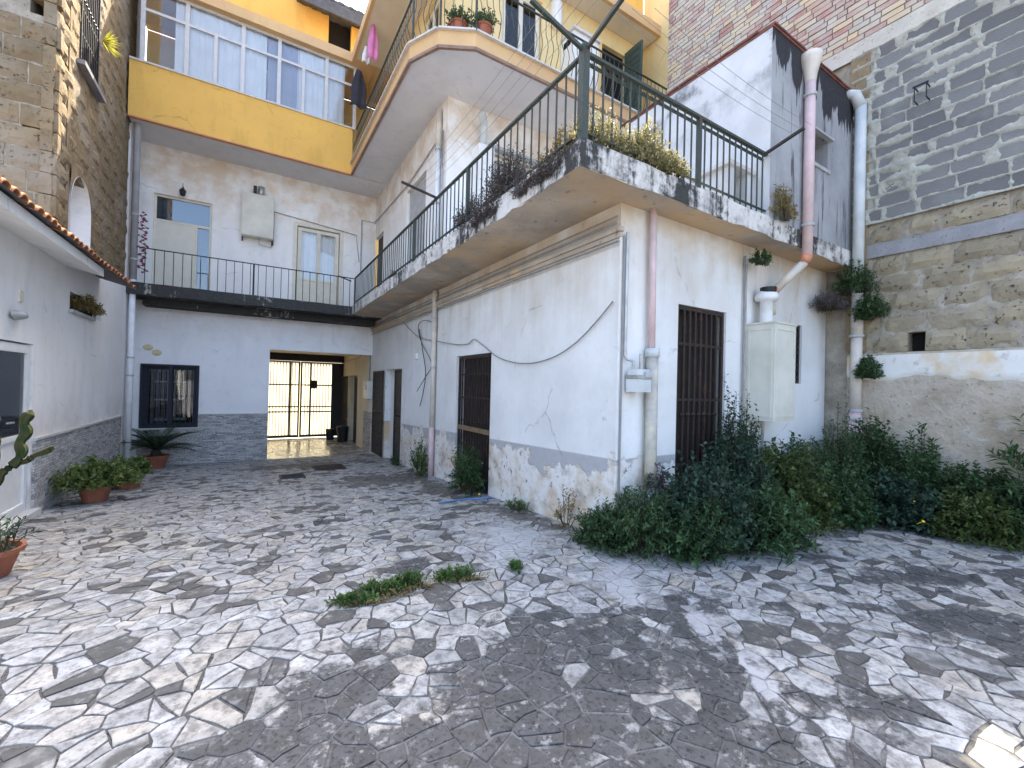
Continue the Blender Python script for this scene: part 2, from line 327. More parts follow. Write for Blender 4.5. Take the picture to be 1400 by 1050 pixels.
def mk_ground(stone):
    k = NT('crazy_paving_marble' if stone else 'paving_joint_mortar'); p = k.pos()
    sv = k.sep(k.attr('stain')); nz = k.m('ADD', k.m('MULTIPLY', k.m('SUBTRACT', k.noise(p, 1.7, 5, .7), .5), 4.0), k.m('MULTIPLY', k.m('SUBTRACT', k.noise(p, 7.5, 5, .75), .5), 3.0))
    ts = k.sep(k.attr('tint')) if stone else None
    mid = k.noise(p, 6, 5, .68); f = k.noise(p, 42, 4, .65); g = k.noise(p, 13, 5, .7)
    def msk(v, a, lo=.2, hi=.7):
        q = k.m('ADD', k.m('SUBTRACT', v, nz), k.m('MULTIPLY', k.m('SUBTRACT', mid, .5), a))
        if stone: q = k.m('ADD', q, k.m('MULTIPLY', k.m('SUBTRACT', ts[2], .5), 1.3))      # whole flags take the stain or shed it
        return k.mr(q, lo, hi)
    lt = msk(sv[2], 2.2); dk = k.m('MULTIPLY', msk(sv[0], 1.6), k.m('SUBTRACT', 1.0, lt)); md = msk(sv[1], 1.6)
    if stone:
        c = k.mix(ts[0], (.285,.29,.283), (.465,.47,.46)); c = k.mix(k.m('MULTIPLY', ts[1], .6), c, (.44,.38,.28))
        c = k.mix(k.m('MULTIPLY', k.mr(mid, .40, .62), .6), c, (.19,.192,.188))
        c = k.mix(k.m('MULTIPLY', k.mr(g, .48, .62), .65), c, (.09,.09,.086))
        c = k.mix(k.m('MULTIPLY', k.mr(f, .54, .68), .5), c, (.07,.07,.068))
        old = k.m('MULTIPLY', k.mr(k.m('ADD', ts[2], k.m('MULTIPLY', k.m('SUBTRACT', k.noise(p, .9, 4, .6), .5), 1.3)), .76, .84), k.mr(g, .25, .45))
        c = k.mix(k.m('MULTIPLY', old, .92), c, k.mix(f, (.03,.03,.028), (.10,.098,.092)))
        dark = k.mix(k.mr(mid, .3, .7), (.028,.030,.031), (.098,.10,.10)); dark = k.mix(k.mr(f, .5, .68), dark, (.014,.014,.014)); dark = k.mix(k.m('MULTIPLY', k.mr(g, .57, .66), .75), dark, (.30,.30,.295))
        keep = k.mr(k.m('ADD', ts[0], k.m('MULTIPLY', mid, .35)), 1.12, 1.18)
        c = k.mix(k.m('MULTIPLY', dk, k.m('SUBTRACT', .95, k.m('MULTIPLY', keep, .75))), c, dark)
        c = k.mix(k.m('MULTIPLY', md, .85), c, k.mix(f, (.06,.053,.045), (.13,.12,.105)))
        c = k.mix(k.m('MULTIPLY', lt, k.mr(g, .36, .60, .15, .80)), c, (.42,.425,.43))
        return k.fin(c, k.mr(mid, .3, .7, .5, .85), k.m('ADD', k.m('MULTIPLY', mid, 1.0), k.m('ADD', k.m('MULTIPLY', g, .7), k.m('MULTIPLY', f, .35))), .6, .012, .3)
    c = k.mix(mid, (.045,.043,.040), (.17,.167,.158)); c = k.mix(k.mr(f, .5, .7), c, (.018,.018,.017))
    c = k.mix(k.m('MULTIPLY', dk, k.mr(k.m('ADD', k.m('MULTIPLY', mid, .5), k.m('MULTIPLY', g, .5)), .46, .60)), c, (.24,.24,.23)); c = k.mix(k.m('MULTIPLY', dk, .35), c, (.10,.10,.097)); c = k.mix(md, c, (.045,.04,.033)); c = k.mix(k.m('MULTIPLY', lt, .85), c, (.36,.36,.36))
    return k.fin(c, .95, k.m('ADD', mid, g), .8, .02, .15)
M['stone'] = mk_ground(True); M['joint'] = mk_ground(False)
M['far_ground'] = simple('street_asphalt', (.16,.155,.15), .9)
def mk_passage_floor():
    k = NT('worn_passage_tiles'); p = k.pos(); n = k.noise(p, 3, 6, .6); x, y, z = k.sep(p)
    g = k.m('MAXIMUM', k.mr(k.m('ABSOLUTE', k.m('SUBTRACT', k.m('FRACT', k.m('MULTIPLY', x, 3.0)), .5)), .47, .49), k.mr(k.m('ABSOLUTE', k.m('SUBTRACT', k.m('FRACT', k.m('MULTIPLY', y, 3.0)), .5)), .47, .49))
    c = k.mix(n, (.34,.31,.26), (.48,.44,.38)); c = k.mix(g, c, (.20,.18,.15))
    return k.fin(c, k.mr(n, .3, .7, .14, .34), k.m('SUBTRACT', n, g), .15, .006, .5)
M['passage_floor'] = mk_passage_floor()
def mk_iron(name, c, rust=.5):
    k = NT(name); p = k.pos(); n = k.noise(p, 9, 6, .65); f = k.noise(p, 60, 4)
    o = k.mix(k.m('MULTIPLY', k.mr(n, .56, .66), rust), c, (.13,.055,.025)); o = k.mix(k.m('MULTIPLY', f, .4), o, tuple(v*.5 for v in c))
    return k.fin(o, k.mr(f, .3, .7, .45, .8), f, .3, .004, .4)
M['green_iron'] = mk_iron('faded_green_iron', (.05,.066,.055)); M['black_iron'] = mk_iron('black_iron', (.018,.02,.024), .25); M['brown_iron'] = mk_iron('rusty_brown_iron', (.030,.022,.020), .6)
M['blue_iron'] = mk_iron('dark_blue_frame', (.015,.02,.035), .0)
M['latch'] = simple('bare_rusty_strip', (.20,.14,.08), .8)
M['alu'] = simple('anodised_aluminium', (.62,.62,.62), .4, .12, metal=0, spec=.5)
M['white_pvc'] = simple('white_door_frame', (.80,.80,.78), .4, .08, spec=.4); M['cream_frame'] = simple('cream_frame_paint', (.74,.70,.58), .5, .1)
M['cream_metal'] = simple('cream_enamel_sheet', (.70,.68,.58), .45, .18, 3); M['ivory_metal'] = simple('ivory_cabinet_sheet', (.66,.66,.58), .45, .2, 2.5, c2=(.56,.55,.47))
M['grey_metal'] = simple('dull_grey_sheet', (.45,.46,.47), .5, .2); M['zinc'] = simple('zinc_fitting', (.48,.48,.47), .4, .3, metal=.6)
M['cream_pipe'] = simple('cream_drain_pipe', (.66,.60,.52), .6, .2, 5); M['pink_pipe'] = simple('pink_drain_pipe', (.66,.50,.49), .6, .2, 5); M['grey_pipe'] = simple('grey_drain_pipe', (.42,.43,.45), .6, .2, 4)
M['pale_pipe'] = simple('pale_grey_drain_pipe', (.60,.64,.64), .6, .2, 4); M['orange_pipe'] = simple('orange_pipe_joint', (.62,.26,.15), .6); M['cement_pipe'] = simple('fibre_cement_pipe', (.38,.37,.35), .9, .5, 7, c2=(.58,.54,.42))
M['cable'] = simple('grey_cable', (.28,.27,.26), .6); M['black_cable'] = simple('black_cable_sheath', (.02,.02,.02), .5); M['white_pipe'] = simple('white_painted_pipe', (.76,.77,.78), .5, .12)
M['dark'] = simple('dark_interior', (.012,.011,.011), .9); M['wood_dark'] = simple('dark_brown_door', (.035,.025,.02), .6)
M['terracotta'] = simple('terracotta_pot', (.36,.13,.075), .75, .3, 6); M['soil'] = simple('dark_potting_soil', (.035,.025,.018), .95); M['teal'] = simple('teal_plastic', (.02,.12,.11), .4)
M['roof_tile'] = simple('clay_roof_tile', (.50,.24,.11), .85, .5, 7, c2=(.24,.10,.06)); M['coping'] = simple('red_coping_tile', (.25,.09,.07), .85, .5, 6, c2=(.12,.06,.05))
M['tin_roof'] = simple('dark_corrugated_sheet', (.10,.105,.115), .6, .3); M['curtain'] = simple('white_curtain', (.82,.84,.86), .8, .08, 3)
M['curtain2'] = simple('lilac_grey_blind', (.40,.42,.52), .8, .1, 2); M['pink_cloth'] = simple('pink_cloth', (.72,.25,.52), .8); M['black_cloth'] = simple('dark_grey_cloth', (.045,.045,.06), .9); M['white_cloth'] = simple('white_cloth', (.8,.8,.8), .85)
M['sill'] = simple('pale_marble_sill', (.62,.61,.58), .5, .15); M['tile_plaque'] = simple('cream_ceramic_plaque', (.72,.62,.36), .4); M['hose'] = simple('faded_blue_hose', (.10,.22,.42), .5); M['yellow_petal'] = simple('yellow_petal', (.85,.62,.03), .6)
def mk_glass(name, tint=(.97,.985,1), amt=.35):
    k = NT(name); t = k.n('ShaderNodeBsdfTransparent'); t.inputs[0].default_value = (*tint, 1); g = k.n('ShaderNodeBsdfGlossy'); g.inputs['Roughness'].default_value = .03
    lw = k.n('ShaderNodeLayerWeight'); lw.inputs[0].default_value = amt; mx = k.n('ShaderNodeMixShader'); k.t.links.new(lw.outputs['Fresnel'], mx.inputs[0])
    k.t.links.new(t.outputs[0], mx.inputs[1]); k.t.links.new(g.outputs[0], mx.inputs[2]); k.t.links.new(mx.outputs[0], k.out.inputs[0]); return k.mat
M['glass'] = mk_glass('window_glass'); M['dark_glass'] = mk_glass('dim_window_glass', (.6,.68,.75), .5)
def mk_translucent():
    k = NT('frosted_gate_sheet'); p = k.pos(); n = k.noise(k.map(p, (6,1,.6)), 1.0, 4); c = k.mix(n, (.86,.82,.68), (.80,.78,.68))
    t = k.n('ShaderNodeBsdfTranslucent'); d = k.n('ShaderNodeBsdfDiffuse'); k.ln(c, t.inputs[0]); k.ln(c, d.inputs[0]); mx = k.n('ShaderNodeMixShader'); mx.inputs[0].default_value = .35
    k.t.links.new(t.outputs[0], mx.inputs[1]); k.t.links.new(d.outputs[0], mx.inputs[2]); k.t.links.new(mx.outputs[0], k.out.inputs[0]); return k.mat
M['gate_sheet'] = mk_translucent()
def mk_leaf(name, a, b, tr=.35):
    k = NT(name); t = k.sep(k.attr('tint')); c = k.mix(t[0], a, b); c = k.mix(k.m('MULTIPLY', t[1], .5), c, tuple(min(1, v*1.6) for v in b))
    d = k.b; k.ln(c, d.inputs['Base Color']); d.inputs['Roughness'].default_value = .55; d.inputs['Specular IOR Level'].default_value = .3
    tl = k.n('ShaderNodeBsdfTranslucent'); k.ln(c, tl.inputs[0]); mx = k.n('ShaderNodeMixShader'); mx.inputs[0].default_value = tr
    k.t.links.new(d.outputs[0], mx.inputs[1]); k.t.links.new(tl.outputs[0], mx.inputs[2]); k.t.links.new(mx.outputs[0], k.out.inputs[0]); return k.mat
M['weed'] = mk_leaf('dark_weed_leaf', (.026,.060,.026), (.085,.15,.058)); M['weed_b'] = mk_leaf('bluish_weed_leaf', (.018,.042,.028), (.055,.10,.06)); M['weed_c'] = mk_leaf('olive_weed_leaf', (.035,.055,.016), (.10,.14,.04)); M['weed_light'] = mk_leaf('fresh_weed_leaf', (.05,.10,.025), (.11,.19,.05)); M['ger'] = mk_leaf('geranium_leaf', (.07,.12,.035), (.17,.22,.07))
M['palm'] = mk_leaf('sago_palm_leaf', (.015,.035,.02), (.035,.07,.03), .15); M['dry'] = mk_leaf('dry_weed_leaf', (.16,.14,.05), (.34,.26,.12)); M['succ'] = mk_leaf('terrace_weed_leaf', (.16,.17,.07), (.38,.33,.18)); M['twig'] = mk_leaf('dead_twig_leaf', (.05,.045,.05), (.13,.11,.11), .1)
M['spider'] = mk_leaf('variegated_strap_leaf', (.26,.28,.03), (.40,.38,.06)); M['stem'] = simple('weed_stem', (.06,.05,.03), .9); M['cactus'] = simple('cactus_skin', (.022,.042,.016), .9, .5, 14, spec=.1, bump=.6, c2=(.055,.048,.022)); M['pinkbead'] = simple('magenta_garland', (.26,.06,.12), .8)
# ------------------------------------------------------------------ foliage
def unit(a): return a/np.maximum(np.linalg.norm(a, axis=-1, keepdims=True), 1e-9)
def leaf_mesh(name, P, D, N, L, W, mat, fold=.25, tint=None):
    n = len(P); D = unit(D); S = unit(np.cross(D, N)); U = np.cross(S, D); L = L[:, None]; W = W[:, None]
    V = np.stack([P, P+D*L*.45+S*W*.5+U*W*fold, P+D*L, P+D*L*.45-S*W*.5+U*W*fold], 1).reshape(-1, 3)
    me = bpy.data.meshes.new(name); me.vertices.add(4*n); me.vertices.foreach_set('co', V.ravel().astype(np.float32))
    idx = (np.arange(n)[:, None]*4+np.array([0,1,2,0,2,3])).ravel().astype(np.int32)
    me.loops.add(6*n); me.loops.foreach_set('vertex_index', idx); me.polygons.add(2*n)
    me.polygons.foreach_set('loop_start', np.arange(0, 6*n, 3, dtype=np.int32)); me.update(calc_edges=True)
    t = rng.random((n, 2)) if tint is None else tint
    at = me.color_attributes.new('tint', 'FLOAT_COLOR', 'POINT'); c = np.ones((4*n, 4), np.float32); c[:, 0] = np.repeat(t[:, 0], 4); c[:, 1] = np.repeat(t[:, 1], 4); c[:, 2] = 0
    at.data.foreach_set('color', c.ravel()); me.materials.append(mat); me.validate(); return me
def foliage(name, parent, r, h, mat, sprigs=260, per=16, leaf=.045, seedloc=(0,0,0), droop=0., flat=None, start=.35, spread=1.0, wl=.5, up=.25, stem=True):
    """sprigs growing from the base to an uneven hull; leaves along the outer part of every sprig"""
    rx, ry = r; Ps, Ds, Ts = [], [], []; st = MB()
    lobes = [(rng.random()*6.28, .75+rng.random()*.5) for _ in range(7)]
    for i in range(sprigs):
        a = rng.random()*6.28; e = math.asin(min(1, max(.02, rng.random()**.8))); q = .72+.38*rng.random()
        for la, lg in lobes:
            dd = abs((a-la+3.14) % 6.28-3.14)
            if dd < .5: q *= .85+.22*lg
        b = np.array([math.cos(a)*rx*.35*rng.random()**.5, math.sin(a)*ry*.35*rng.random()**.5, 0.0])
        t = np.array([math.cos(a)*math.cos(e)*rx*q*spread, math.sin(a)*math.cos(e)*ry*q*spread, math.sin(e)*h*q])
        if flat: t = flat(t)
        mid = (b+t)/2+np.array([0, 0, .18*h+droop]); k = per
        s = np.linspace(start, 1, k)[:, None]+rng.normal(0, .02, (k, 1))
        P = (1-s)**2*b+2*s*(1-s)*mid+s*s*t; T = unit(2*(1-s)*(mid-b)+2*s*(t-mid))
        ph = np.arange(k)*2.4+rng.random()*6; side = unit(np.cross(T, np.array([.1,.2,1.]))); oth = np.cross(side, T)
        D = side*np.cos(ph)[:, None]+oth*np.sin(ph)[:, None]+T*.55+np.array([0, 0, up])+rng.normal(0, .2, (k, 3))
        Ps.append(P); Ds.append(D); Ts.append(np.full(k, rng.random()))
        if stem and i % 3 == 0:
            pp = [(1-x)**2*b+2*x*(1-x)*mid+x*x*t for x in (0, .5, 1)]; st.tube([Vector(x) for x in pp], [.006, .004, .002], 3, False)
    P = np.concatenate(Ps); D = np.concatenate(Ds); n = len(P); N = np.tile([0, 0, 1.], (n, 1))+rng.normal(0, .35, (n, 3))
    sz = leaf*(.55+.75*rng.random(n)); tint = np.stack([np.clip(np.concatenate(Ts)*.7+.3*rng.random(n), 0, 1), (rng.random(n) > .85)*rng.random(n)], 1)
    o = bpy.data.objects.new('foliage', leaf_mesh('foliage', P, D, N, sz, sz*wl, mat, tint=tint)); o.parent = parent; col.objects.link(o)
    if stem and st.v:
        s2 = bpy.data.objects.new('stems', st.mesh('stems', M['stem'])); s2.parent = parent; col.objects.link(s2)
    return o
def weed(name, loc, r, h, label, mat='weed', cat='weed', group=None, rz=0, **kw):
    t = empty(name, loc, label, cat, group); t.rotation_euler.z = rz
    foliage(name, t, r, h, M[mat], **kw); return t

# ------------------------------------------------------------------ ground
gd = MB(); gd.add([(-900,-900,-.85),(900,-900,-.85),(900,900,-.85),(-900,900,-.85)], [(0,1,2,3)]).build('ground', M['far_ground'], kind='structure')
sb = MB(); ys = [-2.5+15.96*i/95 for i in range(96)]; xs = [-2.45+10.25*i/60 for i in range(61)]
nx = len(xs); sb.add([(x, y, zg(y)) for y in ys for x in xs], [(j*nx+i, j*nx+i+1, (j+1)*nx+i+1, (j+1)*nx+i) for j in range(len(ys)-1) for i in range(nx-1)])
court = sb.build('courtyard_paving', M['joint'], kind='structure')
def with_attr(me, name, cols):
    at = me.color_attributes.new(name, 'FLOAT_COLOR', 'POINT'); at.data.foreach_set('color', np.array(cols, np.float32).ravel())
with_attr(court.data, 'stain', [stain_at(v.co.x, v.co.y) for v in court.data.vertices])
# irregular flagstones: cells around scattered points, each cut back by the joint width
def paving():
    pts = []; cell = .17; grid = {}
    def near(x, y, d):
        i, j = int(x//cell), int(y//cell)
        for a in range(i-2, i+3):
            for b in range(j-2, j+3):
                for q in grid.get((a, b), ()):
                    if (q[0]-x)**2+(q[1]-y)**2 < d*d: return True
        return False
    rr = random.Random(5)
    for _ in range(60000):
        x = rr.uniform(-2.9, 8.1); y = rr.uniform(-1.0, 13.9); d = rr.choice((.085, .12, .15, .19, .24)) if y < 4 else rr.choice((.085, .11, .14, .17, .20))
        if x > 3.7 and y > 3.5: continue
        if not near(x, y, d): grid.setdefault((int(x//cell), int(y//cell)), []).append((x, y)); pts.append((x, y))
    big = {}
    for p in pts: big.setdefault((int(p[0]//.5), int(p[1]//.5)), []).append(p)
    cells = []
    def emit(pl):
        area = abs(sum(pl[a-1][0]*pl[a][1]-pl[a][0]*pl[a-1][1] for a in range(len(pl))))/2
        if area < .0025: return
        out = []
        for a, p in enumerate(pl):                         # a real flag is never ruled: knees and wandering corners
            q = pl[(a+1) % len(pl)]; el = math.hypot(q[0]-p[0], q[1]-p[1])
            if el < 1e-4: continue
            out.append((p[0]+rr.uniform(-.005,.005), p[1]+rr.uniform(-.005,.005)))
            if el > .09:
                t = rr.uniform(.35, .65); o_ = rr.uniform(-.009, .003); nx_, ny_ = (q[1]-p[1])/el, -(q[0]-p[0])/el; out.append((p[0]+(q[0]-p[0])*t+nx_*o_, p[1]+(q[1]-p[1])*t+ny_*o_))
        if len(out) < 3: return
        cells.append((sum(p[0] for p in out)/len(out), sum(p[1] for p in out)/len(out), area, out))
    def wt(x, y): return ((x*137.31+y*61.77) % 1.0)*.018
    for (x, y) in pts:
        poly = [(x-.6,y-.6),(x+.6,y-.6),(x+.6,y+.6),(x-.6,y+.6)]; i, j = int(x//.5), int(y//.5)
        nb = sorted(((q[0]-x)**2+(q[1]-y)**2, q) for a in range(i-2, i+3) for b in range(j-2, j+3) for q in big.get((a, b), ()) if q != (x, y))[:20]
        gap = rr.uniform(.002, .006)
        planes = []
        for d2, q in nb:                                  # weighted cells: neighbours of unequal size
            t = .5+max(-.2, min(.2, (wt(x, y)-wt(*q))/(2*d2))); planes.append((q[0]-x, q[1]-y, (x+(q[0]-x)*t, y+(q[1]-y)*t), gap))
        planes += [(-1,0,(-2.40,0),.0),(1,0,(7.66,0),.0),(0,1,(0,13.44),.0)]
        if y < 3.2: pass
        for dx, dy, m, g in planes:
            l = math.hypot(dx, dy); dx, dy = dx/l, dy/l; c = m[0]*dx+m[1]*dy-g; out = []
            for a in range(len(poly)):
                p, q = poly[a], poly[(a+1) % len(poly)]; dp, dq = p[0]*dx+p[1]*dy-c, q[0]*dx+q[1]*dy-c
                if dp <= 0: out.append(p)
                if dp*dq < 0: t = dp/(dp-dq); out.append((p[0]+(q[0]-p[0])*t, p[1]+(q[1]-p[1])*t))
            poly = out
            if len(poly) < 3: break
        if len(poly) < 3: continue
        # drop very short edges so that corners stay crisp
        pl = [p for a, p in enumerate(poly) if math.hypot(p[0]-poly[a-1][0], p[1]-poly[a-1][1]) > .022]
        if len(pl) < 3: continue
        area = abs(sum(pl[a-1][0]*pl[a][1]-pl[a][0]*pl[a-1][1] for a in range(len(pl))))/2
        if area < .003: continue
        parts_ = [pl]
        if area > .022 and rr.random() < .55:               # many flags are broken once more by a straight crack
            an = rr.uniform(0, 3.14); cx = sum(p[0] for p in pl)/len(pl)+rr.uniform(-.04,.04); cy = sum(p[1] for p in pl)/len(pl)+rr.uniform(-.04,.04); parts_ = []
            for sg_ in (1, -1):
                dx, dy = sg_*math.cos(an), sg_*math.sin(an); c = cx*dx+cy*dy-.005; o2 = []
                for a in range(len(pl)):
                    p, q = pl[a], pl[(a+1) % len(pl)]; dp, dq = p[0]*dx+p[1]*dy-c, q[0]*dx+q[1]*dy-c
                    if dp <= 0: o2.append(p)
                    if dp*dq < 0: t = dp/(dp-dq); o2.append((p[0]+(q[0]-p[0])*t, p[1]+(q[1]-p[1])*t))
                if len(o2) >= 3: parts_.append(o2)
        for pl in parts_: emit(pl)
    return cells
def stone_geo(x, y, poly, rr):
    n = len(poly); up = rr.uniform(.0015, .0065); ta, tb = rr.uniform(-.014, .014), rr.uniform(-.014, .014)
    cx = sum(p[0] for p in poly)/n; cy = sum(p[1] for p in poly)/n
    def z(px, py): return zg(py)+up+(px-cx)*ta+(py-cy)*tb
    top = []
    for px, py in poly:
        l = math.hypot(px-cx, py-cy); s = max(0, 1-.004/max(l, .01)); qx, qy = cx+(px-cx)*s, cy+(py-cy)*s; top.append((qx, qy, z(qx, qy)+.0018))
    vs = [(px, py, z(px, py)-.05) for px, py in poly]+[(px, py, z(px, py)) for px, py in poly]+top
    fs = [tuple(range(2*n, 3*n))]
    for i in range(n):
        j = (i+1) % n; fs += [(i, j, n+j, n+i), (n+i, n+j, 2*n+j, 2*n+i)]
    return vs, fs
rr = random.Random(9); cells = paving(); scored = []
for c in cells:
    q = Vector((c[0], c[1], zg(c[1])))-CAM; dz = q.dot(cF)
    if dz < .3: scored.append((0, c)); continue
    u, v = 700+FOC*q.dot(cR)/dz, 525-FOC*q.dot(cU)/dz
    hid = c[0] > 3.2 and c[1] > 2.3
    scored.append((c[2]/dz**3 if (-20 < u < 1420 and v < 1065 and not hid) else 0, c))
scored.sort(key=lambda s: -s[0])
def tint_of(): return (min(1, max(0, rr.gauss(.6, .26))), rr.random()**2.2, rr.random(), 1)
for k, (s, c) in enumerate(scored[:300]):
    vs_, fs_ = stone_geo(c[0], c[1], c[3], rr); org = (c[0], c[1], zg(c[1])); mb = MB().add(vs_, fs_); me = mb.mesh('paving_stone', M['stone'], org); with_attr(me, 'tint', [tint_of()]*len(vs_)); with_attr(me, 'stain', [stain_at(v[0], v[1]) for v in vs_])
    o = bpy.data.objects.new('paving_stone', me); o.location = org; o.parent = court; col.objects.link(o)
mb = MB(); tl = []
for s, c in scored[300:]:
    vs_, fs_ = stone_geo(c[0], c[1], c[3], rr); mb.add(vs_, fs_); t = tint_of(); tl += [t]*len(vs_)
o = mb.build('paving_stones', M['stone'], court, kind='stuff'); with_attr(o.data, 'tint', tl); with_attr(o.data, 'stain', [stain_at(v[0], v[1]) for v in mb.v])
MB().box((.4,13.47,-.75),(3.6,18.6,-.602)).build('passage_floor', M['passage_floor'], kind='structure')

# ------------------------------------------------------------------ shared builders
def grate(parent, ax, P, a0, a1, z0, z1, n, mat, name='security_grate', rails=(), w=.018, frame=.04, mid=None):
    """iron grate in plane (ax = P): frame, n upright bars (each a part) and cross rails"""
    def pt(a, z): return (P, a, z) if ax == 0 else (a, P, z)
    f = MB(); hw = frame/2
    f.bar(pt(a0+hw, z0), pt(a0+hw, z1), frame*.8, frame, (0,1,0) if ax == 0 else (1,0,0)); f.bar(pt(a1-hw, z0), pt(a1-hw, z1), frame*.8, frame, (0,1,0) if ax == 0 else (1,0,0))
    f.bar(pt(a0+frame, z1-hw), pt(a1-frame, z1-hw), frame*.78, frame); f.bar(pt(a0+frame, z0+hw), pt(a1-frame, z0+hw), frame*.78, frame)
    if mid: f.bar(pt(mid, z0+frame), pt(mid, z1-frame), frame*.76, frame*1.5, (0,1,0) if ax == 0 else (1,0,0))
    for zr in rails: f.bar(pt(a0+frame, zr), pt(a1-frame, zr), w*.5, .03)
    g = f.build(name, mat, parent)
    z0b, z1b = z0+frame, z1-frame
    bm = MB().box((-w/2,-w/2,0),(w/2,w/2,z1b-z0b)); bm.lathe([(w*.5,.5*(z1b-z0b)-.03),(w*1.1,.5*(z1b-z0b)),(w*.5,.5*(z1b-z0b)+.03)], seg=6); bm = bm.mesh('bar', mat)
    for i in range(n):
        a = a0+frame+(a1-a0-2*frame)*(i+1)/(n+1); inst('bar', bm, g, pt(a, z0b))
    return g
def window_unit(parent, ax, P, a0, a1, z0, z1, inward, frame_mat, n=2, glass='glass', panel=0.0, curtain='curtain', fw=.055, trans=None, name='window', cd_=.13):
    """framed window or glazed door: frame, panes, optional solid lower panel, curtain behind"""
    def pt(a, z, d): return (P+d*inward, a, z) if ax == 0 else (a, P+d*inward, z)
    f = MB(); f.box(pt(a0, z0, 0), pt(a0+fw, z1, .07)); f.box(pt(a1-fw, z0, 0), pt(a1, z1, .07)); f.box(pt(a0+fw, z1-fw, 0), pt(a1-fw, z1, .07)); f.box(pt(a0+fw, z0, 0), pt(a1-fw, z0+fw, .07))
    g = f.build(name, M[frame_mat], parent); wd = (a1-a0-2*fw)/n; zt = trans if trans else z1-fw
    if trans: MB().box(pt(a0+fw, trans, .005), pt(a1-fw, trans+fw*.8, .065)).build('transom', M[frame_mat], g); MB().box(pt(a0+fw, trans+fw*.8, .03), pt(a1-fw, z1-fw, .036)).build('pane', M[glass], g)
    for i in range(n):
        b0 = a0+fw+wd*i; b1 = b0+wd; s = MB()
        s.box(pt(b0+.002, z0+fw, -.012), pt(b0+.045, zt, .05)); s.box(pt(b1-.045, z0+fw, -.012), pt(b1-.002, zt, .05)); s.box(pt(b0+.045, zt-.045, -.012), pt(b1-.045, zt, .05)); s.box(pt(b0+.045, z0+fw, -.012), pt(b1-.045, z0+fw+.05, .05))
        zp = z0+fw+.05
        if panel: s.box(pt(b0+.045, panel, -.012), pt(b1-.045, panel+.06, .05)); s.box(pt(b0+.045, zp, .01), pt(b1-.045, panel, .03)); zp = panel+.06
        s.build('sash', M[frame_mat], g); MB().box(pt(b0+.045, zp, .018), pt(b1-.045, zt-.045, .024)).build('pane', M[glass], g)
    if curtain:
        cb = MB(); m_ = 40; zc0 = (panel or z0)+.02; q = [pt(a0+fw+(a1-a0-2*fw)*i/m_, 0, cd_+.012*math.sin(i*1.9)+.006*math.sin(i*.7)) for i in range(m_+1)]
        vs_ = [(x, y, zc0) for x, y, _ in q]+[(x, y, z1-.02) for x, y, _ in q]; cb.add(vs_, [(i, i+1, m_+2+i, m_+1+i) for i in range(m_)]); cb.build('curtain', M[curtain], g, smooth=True)
    MB().box(pt(a0-.02, z0-.02, .25), pt(a1+.02, z1+.02, .27)).build('dark_backing', M['dark'], g)
    return g
def rough_outline(pts, step=.18, amp=.010, seed=3):
    r2 = random.Random(seed); out = []
    for i, p in enumerate(pts):
        q = pts[(i+1) % len(pts)]; L = math.hypot(q[0]-p[0], q[1]-p[1]); n = max(1, int(L/step)); nx_, ny_ = (q[1]-p[1])/L, -(q[0]-p[0])/L
        for k in range(n):
            t = k/n; o_ = 0 if k == 0 else r2.uniform(-amp, amp*.4); out.append((p[0]+(q[0]-p[0])*t+nx_*o_, p[1]+(q[1]-p[1])*t+ny_*o_))
    return out
def slab(name, outline, z0, z1, edge, under, parent, amp=.01):
    """slab with an uneven edge: edge and top in one material, underside its own part"""
    o = rough_outline(outline, .16, amp); s = MB(); n = len(o); r2 = random.Random(4); lo = [z0+r2.uniform(-amp*.6, amp*1.6) for _ in o]
    s.add([(x, y, lo[i]) for i, (x, y) in enumerate(o)]+[(x, y, z1+r2.uniform(-amp*.5, amp*.3)) for x, y in o], [(i, (i+1) % n, n+(i+1) % n, n+i) for i in range(n)]+[tuple(range(n, 2*n))])
    g = s.build(name, edge, parent)
    ins = [(x, y) for x, y in outline]; MB().add([(x, y, z0+.012) for x, y in ins], [tuple(range(len(ins)))[::-1]]).build('underside', under, g)
    return g

# ------------------------------------------------------------------ main building
main = empty('main_building', (XA, YF, 0), 'white plastered two-storey house with overhanging terrace, barred doors and yellow top floor', 'building')
D1, D2 = (5.82, 7.12), (10.40, 11.90)
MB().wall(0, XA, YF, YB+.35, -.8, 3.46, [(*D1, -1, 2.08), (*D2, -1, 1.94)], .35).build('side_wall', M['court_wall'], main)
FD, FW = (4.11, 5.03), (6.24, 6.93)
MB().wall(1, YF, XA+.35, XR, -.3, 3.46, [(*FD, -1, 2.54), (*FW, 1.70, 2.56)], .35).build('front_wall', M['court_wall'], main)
mo = MB().box((XA-.035, YF-.03, 3.10), (XA-.001, YB-.02, 3.15)); mo.box((XA-.055, YF-.05, 3.152), (XA-.001, YB-.02, 3.20)); mo.build('cornice', M['terrace_soffit'], main)
MB().box((XA-.022, YF-.02, -.1), (XA+.16, YF-.001, 3.1)).build('corner_pilaster', M['court_wall'], main)
for (a, b, zt) in ((*D1, 2.08), (*D2, 1.94)):
    MB().box((XA+.16, a, -.7), (XA+.19, b, zt)).build('door_panel', M['wood_dark'] if a < 8 else M['white_pvc'], main)
g1 = grate(main, 0, XA+.05, D1[0]+.02, D1[1]-.02, zg(6.4)+.01, 2.06, 11, M['brown_iron'], rails=(.2, 1.35, 1.75), w=.02)
MB().box((XA+.015, D1[0]+.06, .78), (XA+.034, D1[1]-.06, .86)).build('lock_strip', M['latch'], g1)
grate(main, 0, XA+.05, D2[0]+.02, D2[0]+.75, zg(11)+.01, 1.92, 6, M['brown_iron'], rails=(.45, .95), w=.02)
